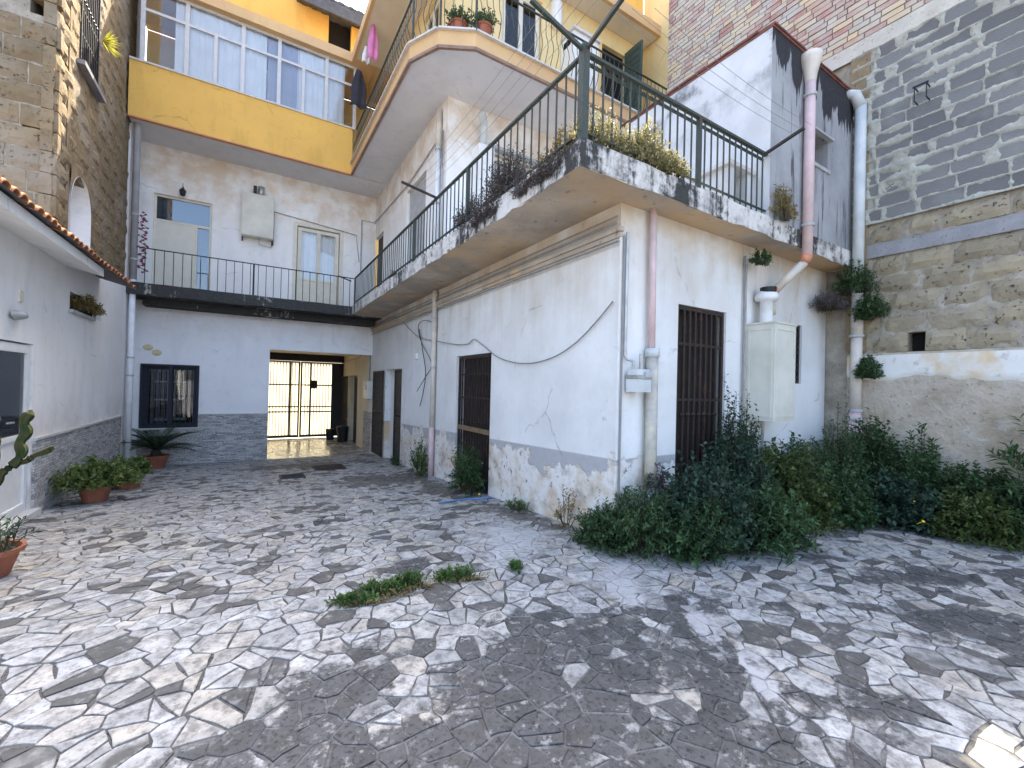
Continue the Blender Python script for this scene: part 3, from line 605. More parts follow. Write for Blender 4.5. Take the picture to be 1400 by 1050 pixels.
grate(main, 0, XA-.05, D2[1]+.02, D2[1]+1.15, zg(12)+.04, 1.92, 9, M['brown_iron'], rails=(.1, .7, .75), w=.02, name='open_grate_leaf')
MB().box((FD[0], YF+.16, -.3), (FD[1], YF+.19, 2.54)).build('door_panel', M['wood_dark'], main)
grate(main, 1, YF+.04, FD[0]+.01, FD[1]-.01, .02, 2.53, 7, M['brown_iron'], rails=(.7, 1.45, 2.1), w=.03)
MB().box((FW[0], YF+.2, 1.7), (FW[1], YF+.22, 2.56)).build('window_panel', M['dark'], main)
gw = grate(main, 1, YF+.04, FW[0]+.01, FW[1]-.01, 1.71, 2.55, 7, M['brown_iron'], name='window_grate', rails=[1.8+.09*i for i in range(8)], w=.016, frame=.035)
# terrace slab and balcony
slab('terrace_slab', [(2.36,2.80),(XR,2.80),(XR,7.85),(XA+.1,7.85),(XA+.1,12.49),(2.36,12.49)], 3.45, 3.70, M['fascia'], M['terrace_soffit'], main, .014)
# first floor
SH = (onX(582,270,XA).y, onX(556,270,XA).y); shz = (onX(569,300,XA).z, onX(569,248,XA).z)
DR = (onX(524,330,XA).y, onX(513,330,XA).y)
MB().wall(0, XA, 7.85, YB, 3.69, 7.26, [(SH[0], SH[1], 3.7, shz[1]), (DR[0], DR[1], 3.7, 6.0)], .35).build('upper_side_wall', M['upper_white'], main)
MB().wall(1, 7.85, XA+.35, 8.5, 3.69, 7.26, [(4.15, 5.25, 3.7, 6.45), (6.2, 7.2, 3.7, 6.2)], .35).build('upper_front_wall', M['upper_white'], main)
MB().box((XA+.08, SH[0]+.01, 3.72), (XA+.12, SH[1]-.01, shz[1]-.01)).build('grey_shutter', M['grey_metal'], main)
MB().box((XA+.10, DR[0]+.01, 3.72), (XA+.14, DR[1]-.01, 5.99)).build('brown_shutter', M['wood_dark'], main)
window_unit(main, 1, 7.93, 4.17, 5.23, 3.72, 6.43, 1, 'cream_frame', 2, 'glass', 4.4, name='glazed_door')
window_unit(main, 1, 7.93, 6.22, 7.18, 3.72, 6.18, 1, 'cream_frame', 2, 'glass', 4.4, name='glazed_door')
MB().box((4.05,7.70,6.47),(5.4,7.849,6.53)).build('door_canopy', M['grey_metal'], main)
# second-floor slab (wraps the corner with cut angles), wall and roof slab
S2 = [(2.21,12.26),(2.25,7.40),(2.55,6.80),(3.10,6.50),(8.6,6.50),(8.6,7.84),(XA+.2,7.84),(XA+.2,12.26)]
MB().prism(S2, 7.25, 7.52).build('balcony_slab', M['fascia2'], main)
def inset(o, d):
    cx, cy = 5.0, 9.5; return [(x+(d if x < cx else -d)*(1 if x < 3.3 or x > 8 else 0), y+(d if y < 7 else 0)) for x, y in o]
MB().add([(x, y, 7.246) for x, y in inset(S2, .05)], [tuple(range(len(S2)))[::-1]]).build('balcony_soffit', M['soffit'], main)
lip = MB()
for a, b in zip(S2[:4], S2[1:5]): lip.bar((a[0], a[1], 7.24), (b[0], b[1], 7.24), .05, .05)
lip.build('drip_edge', simple('brown_drip_edge', (.30,.20,.15), .8), main)
kb = MB()
for a, b in zip(S2[:4], S2[1:5]): kb.bar((a[0], a[1], 7.535), (b[0], b[1], 7.535), .12, .03)
kb.build('marble_kerb', M['sill'], main)
MB().wall(0, XA, 7.6, YB, 7.5, 10.24, [(8.5, 9.5, 7.55, 9.9), (10.6, 11.4, 8.4, 9.8)], .35).build('top_side_wall', M['pale_yellow'], main)
dB = (onY(833,100,7.6).x, onY(851,100,7.6).x)
MB().wall(1, 7.6, XA+.35, 8.7, 7.5, 10.24, [(4.2, 5.2, 7.55, 9.9), (dB[0]-.25, dB[1]+.1, 7.55, 9.8)], .35).build('top_front_wall', M['pale_yellow'], main)
window_unit(main, 0, XA+.08, 8.52, 9.48, 7.57, 9.88, 1, 'cream_frame', 2, 'glass', 8.2, name='glazed_door')
window_unit(main, 0, XA+.08, 10.62, 11.38, 8.42, 9.78, 1, 'cream_frame', 2)
window_unit(main, 1, 7.68, 4.22, 5.18, 7.57, 9.88, 1, 'cream_frame', 2, 'glass', 8.2, name='glazed_door')
MB().box((dB[0]-.25, 7.7, 7.55), (dB[1]+.1, 7.73, 9.8)).build('door_panel', M['dark'], main)
sh = MB(); sx = dB[1]+.05
sh.box((sx, 7.05, 7.6), (sx+.05, 7.59, 9.85)); shu = sh.build('open_shutter', simple('dark_green_shutter', (.06,.10,.09), .6), main)
for i in range(14): MB().box((sx-.008, 7.10, 7.72+.15*i), (sx, 7.54, 7.80+.15*i)).build('slat', M['green_iron'], shu)
MB().box((8.35, 5.9, 7.2), (8.7, 7.6, 13.2)).build('return_wall', M['pale_yellow'], main)
MB().prism([(2.12,12.12),(2.12,7.35),(2.5,7.05),(8.35,7.05),(8.35,13.8),(2.12+.6,13.8),(2.12+.6,12.12)], 10.22, 10.47).build('roof_slab', M['fascia2'], main)
MB().add([(2.2,11.95,10.214),(2.2,7.4,10.214),(2.55,7.12,10.214),(8.3,7.12,10.214),(8.3,7.59,10.214),(3.17,7.59,10.214),(3.17,11.95,10.214)], [tuple(range(7))[::-1]]).build('roof_soffit', M['cream_soffit'], main)
MB().wall(1, 7.62, 7.55, 8.35, 10.46, 13.2, [], .3).build('roof_stair_wall', M['yellow'], main)

# ------------------------------------------------------------------ rear building over the passage
rear = empty('rear_building', (-2.4, YB, -.6), 'white rear house with gate passage, walkway balcony and yellow glazed veranda', 'building')
OP = (.43, XA); WN = (-2.27, -1.12, .33, 1.90); RD = (-2.12, -.95, 3.70, 6.08); RW = (1.02, 2.15, 3.70, 5.97)
MB().wall(1, YB, -2.42, XA, -.8, 3.46, [(*OP, -1, 2.42), WN], .35).build('ground_wall', M['rear_ground'], rear)
MB().wall(1, YB, -2.42, XA, 3.461, 7.26, [RD, RW], .35).build('upper_wall', M['upper_white'], rear)
MB().box((-2.3, YB-.025, -.7), (OP[0], YB-.001, WN[2]-.03)).box((WN[1]+.0, YB-.025, WN[2]-.03), (OP[0], YB-.001, .65)).build('tile_dado', M['dado_y'], rear)
MB().box((WN[1]+.001, YB-.04, .651), (OP[0]+.01, YB-.001, .675)).build('dado_cap', M['sill'], rear)
MB().box((WN[0]-.04, YB-.06, WN[2]-.03), (WN[1]+.03, YB+.1, WN[2]-.001)).build('window_sill', M['sill'], rear)
MB().box((.08, YB+.351, -.8), (.43, 18.3, 2.62)).build('passage_left_wall', M['passage'], rear)
MB().wall(0, XA, YB+.351, 18.3, -.8, 2.62, [(15.5, 16.9, -1, 1.83)], .35).build('passage_right_wall', M['passage'], rear)
MB().box((XA-.02, YB+.02, -.7), (XA-.001, YB+.95, .66)).box((XA-.021, 17.0, -.7), (XA-.001, 18.2, .6)).build('passage_dado', M['dado_x'], rear)
MB().box((XA+.18, 15.5, -.7), (XA+.2, 16.9, 1.83)).build('door_panel', M['wood_dark'], rear)
grate(rear, 0, XA+.05, 15.52, 16.2, -.59, 1.81, 5, M['brown_iron'], rails=(.2,), w=.02)
grate(rear, 0, XA-.07, 16.92, 18.1, -.56, 1.81, 8, M['brown_iron'], rails=(.2,), w=.02, name='open_grate_leaf')
MB().box((.08, YB+.351, 2.621), (XA+.35, 18.5, 2.75)).build('passage_ceiling', M['passage'], rear)
MB().box((-2.4, YB+.36, -.8), (.079, 18.5, 2.74)).box((XA+.36, YB+.36, -.8), (8.6, 18.5, 2.74)).box((-2.4, YB+.36, 2.76), (8.6, 18.5, 10.2)).build('rear_body', M['pale_yellow'], rear)
MB().box((.43, 18.1, 2.34), (XA, 18.3, 2.62)).build('gate_lintel', M['brown_iron'], rear)
gate = empty('iron_gate', (1.6, 18.2, -.6), 'dark iron double gate with upright bars backed by glowing frosted sheet', 'gate')
gx0, gxm, gx1 = .46, 1.62, 2.80
zr = [onY(400, v, 18.2).z for v in (526, 556, 563)]
for (a, b) in ((gx0, gxm-.01), (gxm+.01, gx1)):
    f = MB(); 
    for x in (a+.03, b-.03): f.box((x-.03, 18.17, -.58), (x+.03, 18.22, 2.33))
    f.box((a+(b-a)*(.72 if a < 1 else .3)-.03, 18.172, -.48), (a+(b-a)*(.72 if a < 1 else .3)+.03, 18.218, 2.27))
    f.box((a+.06, 18.175, -.58), (b-.06, 18.215, -.48)).box((a+.06, 18.175, 2.27), (b-.06, 18.215, 2.33))
    for z in zr: f.box((a+.06, 18.175, z-.025), (b-.06, 18.215, z+.025))
    lf = f.build('gate_leaf', M['black_iron'], gate); bm = MB().box((-.012,-.012,0),(.012,.012,2.75)).mesh('bar', M['black_iron'])
    for i in range(9): inst('bar', bm, lf, (a+.06+(b-a-.12)*(i+1)/10, 18.18, -.48))
MB().box((gx1+.001, 18.17, -.58), (XA-.002, 18.22, 2.33)).build('side_post', M['black_iron'], gate)
MB().box((2.0, 18.14, 1.30), (2.2, 18.165, 1.62)).build('lock_plate', M['black_iron'], gate)
MB().box((gx0, 18.235, -.56), (gx1, 18.24, 2.32)).build('frosted_sheet', M['gate_sheet'], gate)
# ground-floor window
wu = window_unit(rear, 1, YB+.08, WN[0]+.02, WN[1]-.02, WN[2], WN[3]-.02, 1, 'blue_iron', 2, 'dark_glass', curtain=None, fw=.06)
MB().box((WN[0]+.25, YB+.2, .5), (WN[0]+.9, YB+.23, .56)).box((WN[0]+.25, YB+.2, 1.0), (WN[0]+.9, YB+.23, 1.04)).box((WN[0]+.25, YB+.2, 1.45), (WN[0]+.9, YB+.23, 1.49)).build('inner_shelf', M['curtain'], wu)
grate(rear, 1, YB-.02, WN[0], WN[1], WN[2]+.005, WN[3], 9, M['blue_iron'], name='window_grate', w=.014, frame=.05, mid=(WN[0]+WN[1])/2)
# first-floor door: solid leaf, glazed side light and fanlight
rdo = MB(); y0, y1 = YB+.06, YB+.13; a0, a1, z0, z1 = RD
rdo.box((a0, y0, z0), (a0+.05, y1, z1)).box((a1-.05, y0, z0), (a1, y1, z1)).box((a0+.05, y0, z1-.05), (a1-.05, y1, z1)).box((a0+.05, y0, 5.42), (a1-.05, y1, 5.48)).box((a1-.36, y0, z0), (a1-.30, y1, 5.42))
fd = rdo.build('front_door', M['cream_frame'], rear)
MB().box((a0+.051, y0+.01, z0+.02), (a1-.361, y1-.01, 5.42)).build('door_leaf', simple('cream_door_leaf', (.72,.70,.60), .5, .06), fd)
MB().box((a0+.051, y0+.03, 5.481), (a1-.051, y0+.036, z1-.051)).build('fanlight', M['dark_glass'], fd); MB().box((a1-.299, y0+.03, z0+.02), (a1-.051, y0+.036, 5.42)).build('side_light', M['dark_glass'], fd)
MB().box((a0, YB+.25, z0), (a1, YB+.27, z1)).build('blind', M['curtain2'], fd)
MB().lathe([(.0,.0),(.03,.0),(.03,.02),(.0,.02)], (0,0,0), 10).build('door_knob', M['zinc'], fd).location = Vector((a1-.44, y0-.0, 4.75))-wloc(fd)
window_unit(rear, 1, YB+.06, RW[0]+.02, RW[1]-.02, RW[2]+.02, RW[3]-.02, 1, 'cream_frame', 2, 'glass', 4.45, name='glazed_door')
fr = MB(); fr.box((RW[0]-.10, YB-.012, RW[2]), (RW[0], YB-.001, RW[3]+.1)).box((RW[1], YB-.012, RW[2]), (RW[1]+.1, YB-.001, RW[3]+.1)).box((RW[0], YB-.012, RW[3]), (RW[1], YB-.001, RW[3]+.1)); fr.build('door_surround', M['cream_frame'], rear)
slab('walkway_slab', [(-2.41,12.5),(XA-.01,12.5),(XA-.01,YB),(-2.41,YB)], 3.42, 3.69, M['walk_slab'], M['walk_slab'], rear, .014)
MB().box((-2.2, 13.0, 3.27), (3.1, YB-.001, 3.425)).build('slab_corbel', M['walk_slab'], rear)
# veranda
MB().box((-2.41, 12.25, 7.25), (2.209, 12.40, 8.47)).build('veranda_parapet', M['yellow'], rear)
MB().box((-2.41, 12.401, 7.25), (XA+.19, YB+.2, 7.5)).build('veranda_floor', M['soffit'], rear)
MB().box((-2.41, 12.235, 7.22), (2.209, 12.30, 7.249)).build('drip_edge', M['orange_pipe'], rear)
MB().box((-2.41, 12.22, 8.471), (2.25, 12.42, 8.51)).build('veranda_sill', M['sill'], rear)
ms = [onY(u, 90, 12.3).x for u in (194, 255, 332, 382, 447, 486)]
vf = MB()
for x in ms: vf.box((x-.04, 12.28, 8.51), (x+.04, 12.34, 10.22))
vf.box((-2.4, 12.282, 10.16), (2.2, 12.338, 10.219)); 
for a, b in zip(ms, ms[1:]): vf.box((a+.04, 12.285, 9.66), (b-.04, 12.335, 9.72)).box((a+.04, 12.285, 8.511), (b-.04, 12.335, 8.55))
vfr = vf.build('veranda_frame', M['alu'], rear)
for i, (a, b) in enumerate(zip(ms, ms[1:])):
    MB().box((a+.04, 12.30, 9.72), (b-.04, 12.306, 10.16)).build('pane', M['glass'], vfr)
    if i in (1, 3):
        c = (a+b)/2; MB().box((c-.035, 12.284, 8.55), (c+.035, 12.336, 9.66)).build('mullion', M['alu'], vfr)
        MB().box((a+.04, 12.30, 8.55), (c-.035, 12.306, 9.66)).build('pane', M['glass'], vfr); MB().box((c+.035, 12.30, 8.55), (b-.04, 12.306, 9.66)).build('pane', M['glass'], vfr)
    else: MB().box((a+.04, 12.30, 8.55), (b-.04, 12.306, 9.66)).build('pane', M['glass'], vfr)
def veil(a, b, mat, y=12.38):
    m_ = max(6, int((b-a)*30)); q = [(a+(b-a)*i/m_, y+.015*math.sin(i*1.7)+.01*math.sin(i*.6)) for i in range(m_+1)]
    MB().add([(x, yy, 8.5) for x, yy in q]+[(x, yy, 10.2) for x, yy in q], [(i, i+1, m_+2+i, m_+1+i) for i in range(m_)]).build('curtain', M[mat], vfr, smooth=True)
veil(ms[0]+.55, ms[2]+.5, 'curtain'); veil(ms[2]+.52, ms[3]+.45, 'curtain2', 12.40); veil(ms[3]+.42, ms[5]-.25, 'curtain')
MB().prism([(-2.41,12.12),(2.71,12.12),(2.71,YB+.36),(-2.41,YB+.36)], 10.22, 10.465).build('veranda_roof', M['fascia2'], rear)
ph = [onY(450, 18, 13.6), onY(450, 52, 13.6)]
MB().box((-2.4, 13.6, 10.2), (ph[0].x, 13.8, ph[0].z)).build('penthouse_wall', M['yellow'], rear)
MB().box((ph[0].x+.001, 13.75, 10.2), (4.2, 13.8, 12.6)).build('penthouse_recess', M['dark'], rear)
p2 = onY(480, 40, 13.6); MB().box((p2.x, 13.55, 10.2), (p2.x+.9, 13.7, 12.3)).build('penthouse_pier', M['yellow'], rear)
tr = MB(); 
for i in range(24): x = .85+i*.13; tr.box((x, 13.0, 12.35-.02*(i % 2)), (x+.13, 14.6, 12.42-.02*(i % 2)))
tr.box((.85, 13.0, 12.0), (3.97, 13.05, 12.325)).build('tin_canopy', M['tin_roof'], rear)

# ------------------------------------------------------------------ left low house and tuff tower
lh = empty('low_house', (XL, 8, -.4), 'low white house with glazed door, grey stone dado and clay tile eave', 'building')
NI = (9.15, 10.75, 2.58, 2.86)
MB().wall(0, XL, 4.6, 12.62, -.8, 3.62, [(6.10, 7.92, -1, 1.95), NI], -.35).build('front_wall', M['house_white'], lh)
MB().box((XL-.12, NI[0], NI[2]), (XL-.15, NI[1], NI[3])).build('niche_back', M['dark'], lh)
MB().box((XL-.1, NI[0]-.05, NI[2]-.05), (XL+.05, NI[1]-.5, NI[2]-.001)).build('niche_sill', M['grey_metal'], lh)
MB().box((XL+.001, 7.98, -.7), (XL+.03, 12.3, .70)).box((XL+.001, 4.6, -.7), (XL+.03, 6.04, .70)).build('stone_dado', M['dado_x'], lh)
MB().box((XL+.001, 7.98, .701), (XL+.05, 12.3, .735)).box((XL+.001, 4.6, .701), (XL+.05, 6.04, .735)).build('dado_cap', M['sill'], lh)
window_unit(lh, 0, XL-.02, 6.12, 7.90, zg(7)+.04, 1.93, -1, 'white_pvc', 2, 'glass', .75, name='glazed_door', fw=.06, cd_=.055)
MB().box((XL-.2, 6.02, zg(7)-.1), (XL+.10, 8.0, zg(7)+.035)).build('doorstep', M['sill'], lh)
MB().box((XL+.02, 7.20, .98), (XL+.05, 7.32, 1.0)).build('door_handle', M['zinc'], lh)
MB().add([(XL-.001,4.4,3.20),(-1.98,4.4,3.10),(-1.98,8.95,3.10),(XL-.001,8.95,3.20),(XL-.001,4.4,3.34),(-1.98,4.4,3.22),(-1.98,8.95,3.22),(XL-.001,8.95,3.34)],
   [(0,1,2,3),(4,5,6,7),(0,1,5,4),(1,2,6,5),(2,3,7,6),(3,0,4,7)]).build('eave_soffit', M['house_white'], lh)
rf = MB().add([(-1.90,4.4,3.222),(-1.90,10.6,3.222),(-3.6,10.6,3.68),(-3.6,4.4,3.68)], [(0,1,2,3)]).build('roof', M['tin_roof'], lh)
tm = MB(); sg = 8
prof = [(.085*math.cos(math.pi*k/sg), .065*math.sin(math.pi*k/sg)) for k in range(sg+1)]; t2 = [(x*.82, z*.8) for x, z in prof]
vs_ = [(0, x, z) for x, z in prof]+[(-.42, x*.85, z*.85+.02) for x, z in prof]+[(0, x*.84, z*.78) for x, z in prof]+[(-.42, x*.7, z*.65+.02) for x, z in prof]; q = sg+1
fs_ = [(i, i+1, q+i+1, q+i) for i in range(sg)]+[(2*q+i+1, 2*q+i, 3*q+i, 3*q+i+1) for i in range(sg)]+[(i+1, i, 2*q+i, 2*q+i+1) for i in range(sg)]
tme = tm.add(vs_, fs_).mesh('roof_tile', M['roof_tile'])
for j in range(3):
    for i in range(34):
        y = 4.5+i*.182
        inst('roof_tile', tme, rf, (-1.90-.38*j+random.uniform(-.012,.012), y+random.uniform(-.01,.01), 3.215+.100*j+random.uniform(0,.012)), (random.uniform(-.05,.05), .262+random.uniform(-.03,.03), random.uniform(-.04,.04)))
tower = empty('tuff_tower', (-4.2, 8.55, 0), 'old yellow tuff block tower with arched niche and square putlog holes', 'building')
TX, TY = -2.42, 8.55
a_n = [onX(u, v, TX) for u, v in ((97,300),(125,300),(110,240))]; NY0, NY1, NZT = a_n[0].y, a_n[1].y, a_n[2].z
g_w = [onX(113, 60, TX).y, onX(138, 60, TX).y]; gz0 = onX(125, 108, TX).z
h1 = onY(48, 180, TY); h2 = onY(60, 5, TY)
holes1 = [(h1.x-.14, h1.x+.14, h1.z-.14, h1.z+.14), (h2.x-.14, h2.x+.14, h2.z-.16, h2.z+.16)]
MB().box((-7, TY+.5, -.5), (TX-.47, 13.8, 12.8)).build('tower_core', M['tuff_mortar'], tower)
MB().wall(0, TX-.032, TY+.47, 13.8, 3.0, 12.8, [(NY0, NY1, 3.3, NZT-.02), (g_w[0], g_w[1], gz0, 9.2)], -.44).build('side_face_mortar', M['tuff'], tower)
MB().wall(1, TY+.03, -7, TX-.06, 3.0, 12.8, holes1, .44).build('front_face_mortar', M['tuff_mortar'], tower)
def rough_block(mat, name, seed, amp=.02):
    """a hewn block of unit size (x length, y depth 0..1, z height) with an uneven face"""
    r2 = random.Random(seed); n = 5; m_ = 3; vs, fs = [], []
    for j in range(m_+1):
        for i in range(n+1):
            x, z = i/n-.5, j/m_-.5; e = (i in (0, n)) or (j in (0, m_)); vs.append((x+(r2.uniform(-.012,.012)), (r2.uniform(0, amp) if not e else amp*1.5+r2.uniform(0, amp)), z+r2.uniform(-.02,.02)))
    fs = [(j*(n+1)+i, j*(n+1)+i+1, (j+1)*(n+1)+i+1, (j+1)*(n+1)+i) for j in range(m_) for i in range(n)]
    k = len(vs); vs += [(-.5, .16, -.5), (.5, .16, -.5), (.5, .16, .5), (-.5, .16, .5)]
    fs += [(*[i for i in range(n+1)], k+1, k)[::1], (*[m_*(n+1)+i for i in range(n, -1, -1)], k+3, k+2), (*[j*(n+1) for j in range(m_, -1, -1)], k, k+3), (*[j*(n+1)+n for j in range(m_+1)], k+2, k+1)]
    return MB().add(vs, fs).mesh(name, mat)
tb = [rough_block(M['tuff'], 'tuff_block', s, .018) for s in range(6)]
def course(parent, meshes, name, ax, P, a0, a1, z0, h, lens, gap, holes=(), seed=0, jz=.004, jd=.012):
    """one course of blocks on plane (ax = P); face towards -y or, for ax 0, towards sign"""
    r2 = random.Random(seed); a = a0-r2.uniform(0, lens[1])*.5; out = []
    while a < a1-.05:
        L = r2.uniform(*lens); s, e = max(a, a0), min(a+L, a1); a += L+gap
        if e-s < .06: continue
        c = (s+e)/2
        if any(hh[0] < c < hh[1] and hh[2] < z0+h/2 < hh[3] for hh in holes): continue
        m_ = r2.choice(meshes); d = r2.uniform(0, jd); z = z0+h/2+r2.uniform(-jz, jz)
        if ax == 1: o_ = inst(name, m_, parent, (c, P+d, z), (0, 0, 0), (e-s, 1, h-gap))
        elif ax == 0: o_ = inst(name, m_, parent, (P-d, c, z), (0, 0, math.pi/2), (e-s, 1, h-gap))
        else: o_ = inst(name, m_, parent, (P+d, c, z), (0, 0, -math.pi/2), (e-s, 1, h-gap))
        out.append(o_)
    return out
z = 3.2; i = 0
while z < 8.6:
    course(tower, tb, 'tuff_block', 1, TY-.02, -5.6, TX-.005, z, .30, (.38, .62), .018, holes1, 20+i); z += .30; i += 1
z = 3.2; i = 0; hs = [(NY0-.02, NY1+.02, 3.0, NZT+.03), (g_w[0]-.02, g_w[1]+.02, gz0-.03, 9.4)]
while z < 9.6:
    for (s, e) in ((TY-.01, 13.4),):
        segs = [s, e]
        for hh in hs:
            if hh[2] < z+.15 < hh[3]: segs += [hh[0], hh[1]]
        segs.sort()
        for p_, q_ in zip(segs[::2], segs[1::2]): course(tower, tb, 'tuff_block', 0, TX-.005, p_, q_, z, .30, (.4, .65), .010, (), 90+i, jd=.008)
    z += .30; i += 1
# arched niche: curved white back and rim
na = MB(); w2 = (NY1-NY0)/2; yc = (NY0+NY1)/2; sg = 14; zs = NZT-w2*1.2
rim = [(yc+w2*math.cos(math.pi*k/sg), zs+w2*1.2*math.sin(math.pi*k/sg)) for k in range(sg+1)]
arc = [(NY1, 3.2)]+rim+[(NY0, 3.2)]
vs_ = [(TX-.004, y, z) for y, z in arc]+[(TX-.34, yc+(y-yc)*.8, z-.06) for y, z in arc]; n = len(arc)
na.add(vs_, [(i, i+1, n+i+1, n+i) for i in range(n-1)]+[tuple(range(n, 2*n))]).build('arched_niche', M['house_white'], tower, smooth=False)
sp = MB(); top = NZT+.06
for k in range(sg): (y0_, z0_), (y1_, z1_) = rim[k], rim[k+1]; sp.add([(TX-.012, y0_, z0_), (TX-.012, y1_, z1_), (TX-.012, y1_, top), (TX-.012, y0_, top)], [(0,1,2,3)])
sp.build('niche_spandrel', M['tuff'], tower)
MB().box((TX-.30, g_w[0], gz0), (TX-.32, g_w[1], 9.2)).build('window_panel', M['wood_dark'], tower)
tg = grate(tower, 0, TX-.03, g_w[0], g_w[1], gz0, 8.7, 8, M['black_iron'], name='window_grate', rails=(gz0+.5, gz0+.9), w=.02)
MB().box((TX-.1, g_w[0]-.12, gz0-.1), (TX+.07, g_w[1]+.1, gz0-.03)).build('window_sill', M['band'], tower)
# link wall between low house and rear house: opening below, shuttered doorway above
lk = empty('link_wall', (XL, 13.0, -.6), 'narrow white wall between low house and rear house, dark passage below', 'wall')
MB().wall(0, XL-.01, 12.621, YB-.001, -.8, 7.25, [(12.75, 13.3, -1, 2.2), (12.8, 13.38, 3.72, 6.15)], -.3).build('wall_face', M['rear_ground'], lk)
MB().box((XL-.9, 12.7, -.7), (XL-.92, 13.4, 2.3)).build('passage_back', M['dark'], lk); MB().box((XL-.12, 12.8, 3.72), (XL-.15, 13.38, 6.15)).build('grey_door_leaf', M['tin_roof'], lk)
# ------------------------------------------------------------------ right boundary wall
bw = empty('boundary_wall', (XR, 2.4, 0), 'tall party wall of tuff, grey concrete blocks and mixed bricks with patched plaster', 'wall')
WY0, WY1, WZ = -2.6, 6.28, 11.2
hp = onX(1252, 463, XR); HOLE = (hp.y-.09, hp.y+.09, 2.17, 2.43)
MB().wall(0, XR+.03, WY0, WY1, -.2, WZ, [HOLE], .29).build('wall_core', M['tuff_mortar'], bw)
def sheet(name, mat, y0, y1, z0, z1, step, fn, parent=bw):
    ny, nz = int((y1-y0)/step)+1, int((z1-z0)/step)+1; vs = []
    for j in range(nz+1):
        for i in range(ny+1):
            y, z = y0+(y1-y0)*i/ny, z0+(z1-z0)*j/nz; vs.append((XR-fn(y, z), y, z))
    s = MB(); s.v = vs; s.f = [(j*(ny+1)+i, j*(ny+1)+i+1, (j+1)*(ny+1)+i+1, (j+1)*(ny+1)+i) for j in range(nz) for i in range(ny) if not (HOLE[0]-.02 < vs[j*(ny+1)+i][1]+step/2 < HOLE[1]+.02 and HOLE[2]-.02 < vs[j*(ny+1)+i][2]+step/2 < HOLE[3]+.02)]
    return s.build(name, mat, parent, smooth=True)
def fn_(y, z, s, o=0): return mnoise.noise(Vector((y*s+o, z*s, o*1.7)))
VY0 = -1.2                                                     # the courses are laid as far as the wall can be seen
sheet('old_plaster', M['old_plaster'], WY0, 2.84, -.1, 2.16, .07, lambda y, z: .012+.018*fn_(y, z, 1.3)+.010*fn_(y, z, 4, 3))
sheet('limewash_strip', M['limewash'], WY0, 2.84, 1.55, 2.13, .035, lambda y, z: .012+.018*fn_(y, z, 1.3)+.010*fn_(y, z, 4, 3)+.020*max(-1, min(1, (z-1.80-.12*fn_(y, z, 1.5, 7)-.05*fn_(y, z, 6, 2))/.035)))
tg_ = [rough_block(M['tuff_grey'], 'tuff_block', 40+s, .022) for s in range(6)]
sheet('tuff_bed', M['tuff_mortar'], WY0, 2.84, 2.14, 4.04, .03, lambda y, z: -.026+.024*fn_(y, z, 3.5)+.016*fn_(y, z, 11, 4)+.010*fn_(y, z, 25, 6))
for i in range(5):
    zc = 2.16+.28*i+.14; sg_ = [VY0, HOLE[0], HOLE[1], 2.83] if HOLE[2] < zc < HOLE[3] else [VY0, 2.83]
    for s_, e_ in zip(sg_[::2], sg_[1::2]): course(bw, tg_, 'tuff_block', 2, XR-.026, s_, e_, 2.16+.28*i, .28, (.34, .56), .016, (), 60+i, jd=.02)
MB().box((XR+.20, hp.y-.12, 2.1), (XR+.22, hp.y+.12, 2.5)).build('hole_back', M['dark'], bw)
sheet('concrete_band', M['band'], WY0, 2.84, 3.55, 3.74, .06, lambda y, z: .016+.008*fn_(y, z, 3)+.004*fn_(y, z, 11, 3))
course(bw, tg_, 'tuff_block', 2, XR-.026, VY0, 2.83, 3.76, .27, (.3, .6), .02, (), 80, jd=.02)
# grey block courses, mortar slopped over their edges in real relief
bz0, bz1, bp = 4.06, 6.62, 2.56/14
def block_mesh(seed):
    r2 = random.Random(seed); return MB().box((-.5, 0, -.5), (.5, .12, .5)).mesh('concrete_block', M['block'])
cb_ = [block_mesh(0)]; joints = []
for i in range(14):
    r2 = random.Random(300+i); a = VY0-r2.uniform(0, .45)+(.23 if i % 2 else 0); z = bz0+bp*i; js = []
    while a < 2.62:
        L = r2.choice((.36, .40, .43, .33)); s, e = max(a, VY0), min(a+L, 2.62-.1*(i % 3 == 1)); a += L+.02
        if e-s > .08: inst('concrete_block', cb_[0], bw, (XR-.02+r2.uniform(-.004,.004), (s+e)/2, z+bp/2), (0, 0, -math.pi/2), (e-s, 1, bp-.02)); js.append(e+.01)
    joints.append(js)
def slop(y, z):
    i = int((z-bz0)/bp); i = max(0, min(13, i)); fz = (z-bz0)/bp-i; dz = min(fz, 1-fz)*bp
    dy = min((abs(y-j) for j in joints[i]), default=1); wz = .016+.085*max(0, fn_(y, z, 2.6, 11)+.03*fn_(y, z, 9, 4)+.05); wy = .018+.13*max(0, fn_(y, z, 3.1, 5)+.02)+.02*fn_(y, z, 11, 6); wz = max(wz, .006); wy = max(wy, .006)
    e = max(1-dz/wz, 1-dy/wy); big = max(0, fn_(y, z, 1.5, 21)-.36)*3.0+(max(0, y-2.45)*6 if y > 2.45 else 0)
    return .020+.030*max(-.5, min(.55, e))+.02*min(1, big)+.010*fn_(y, z, 14, 2)+.012*fn_(y, z, 34, 8)-.006
sheet('slopped_mortar', M['mortar'], VY0, 2.84, bz0-.02, bz1, .018, slop)
MB().box((XR, WY0, bz0-.02), (XR+.029, VY0-.001, WZ)).build('plain_wall_end', M['block'], bw)
sheet('render_band', M['render'], WY0, 6.27, 6.62, 6.86, .06, lambda y, z: .018+.010*fn_(y, z, 2)+.004*fn_(y, z, 9, 3))
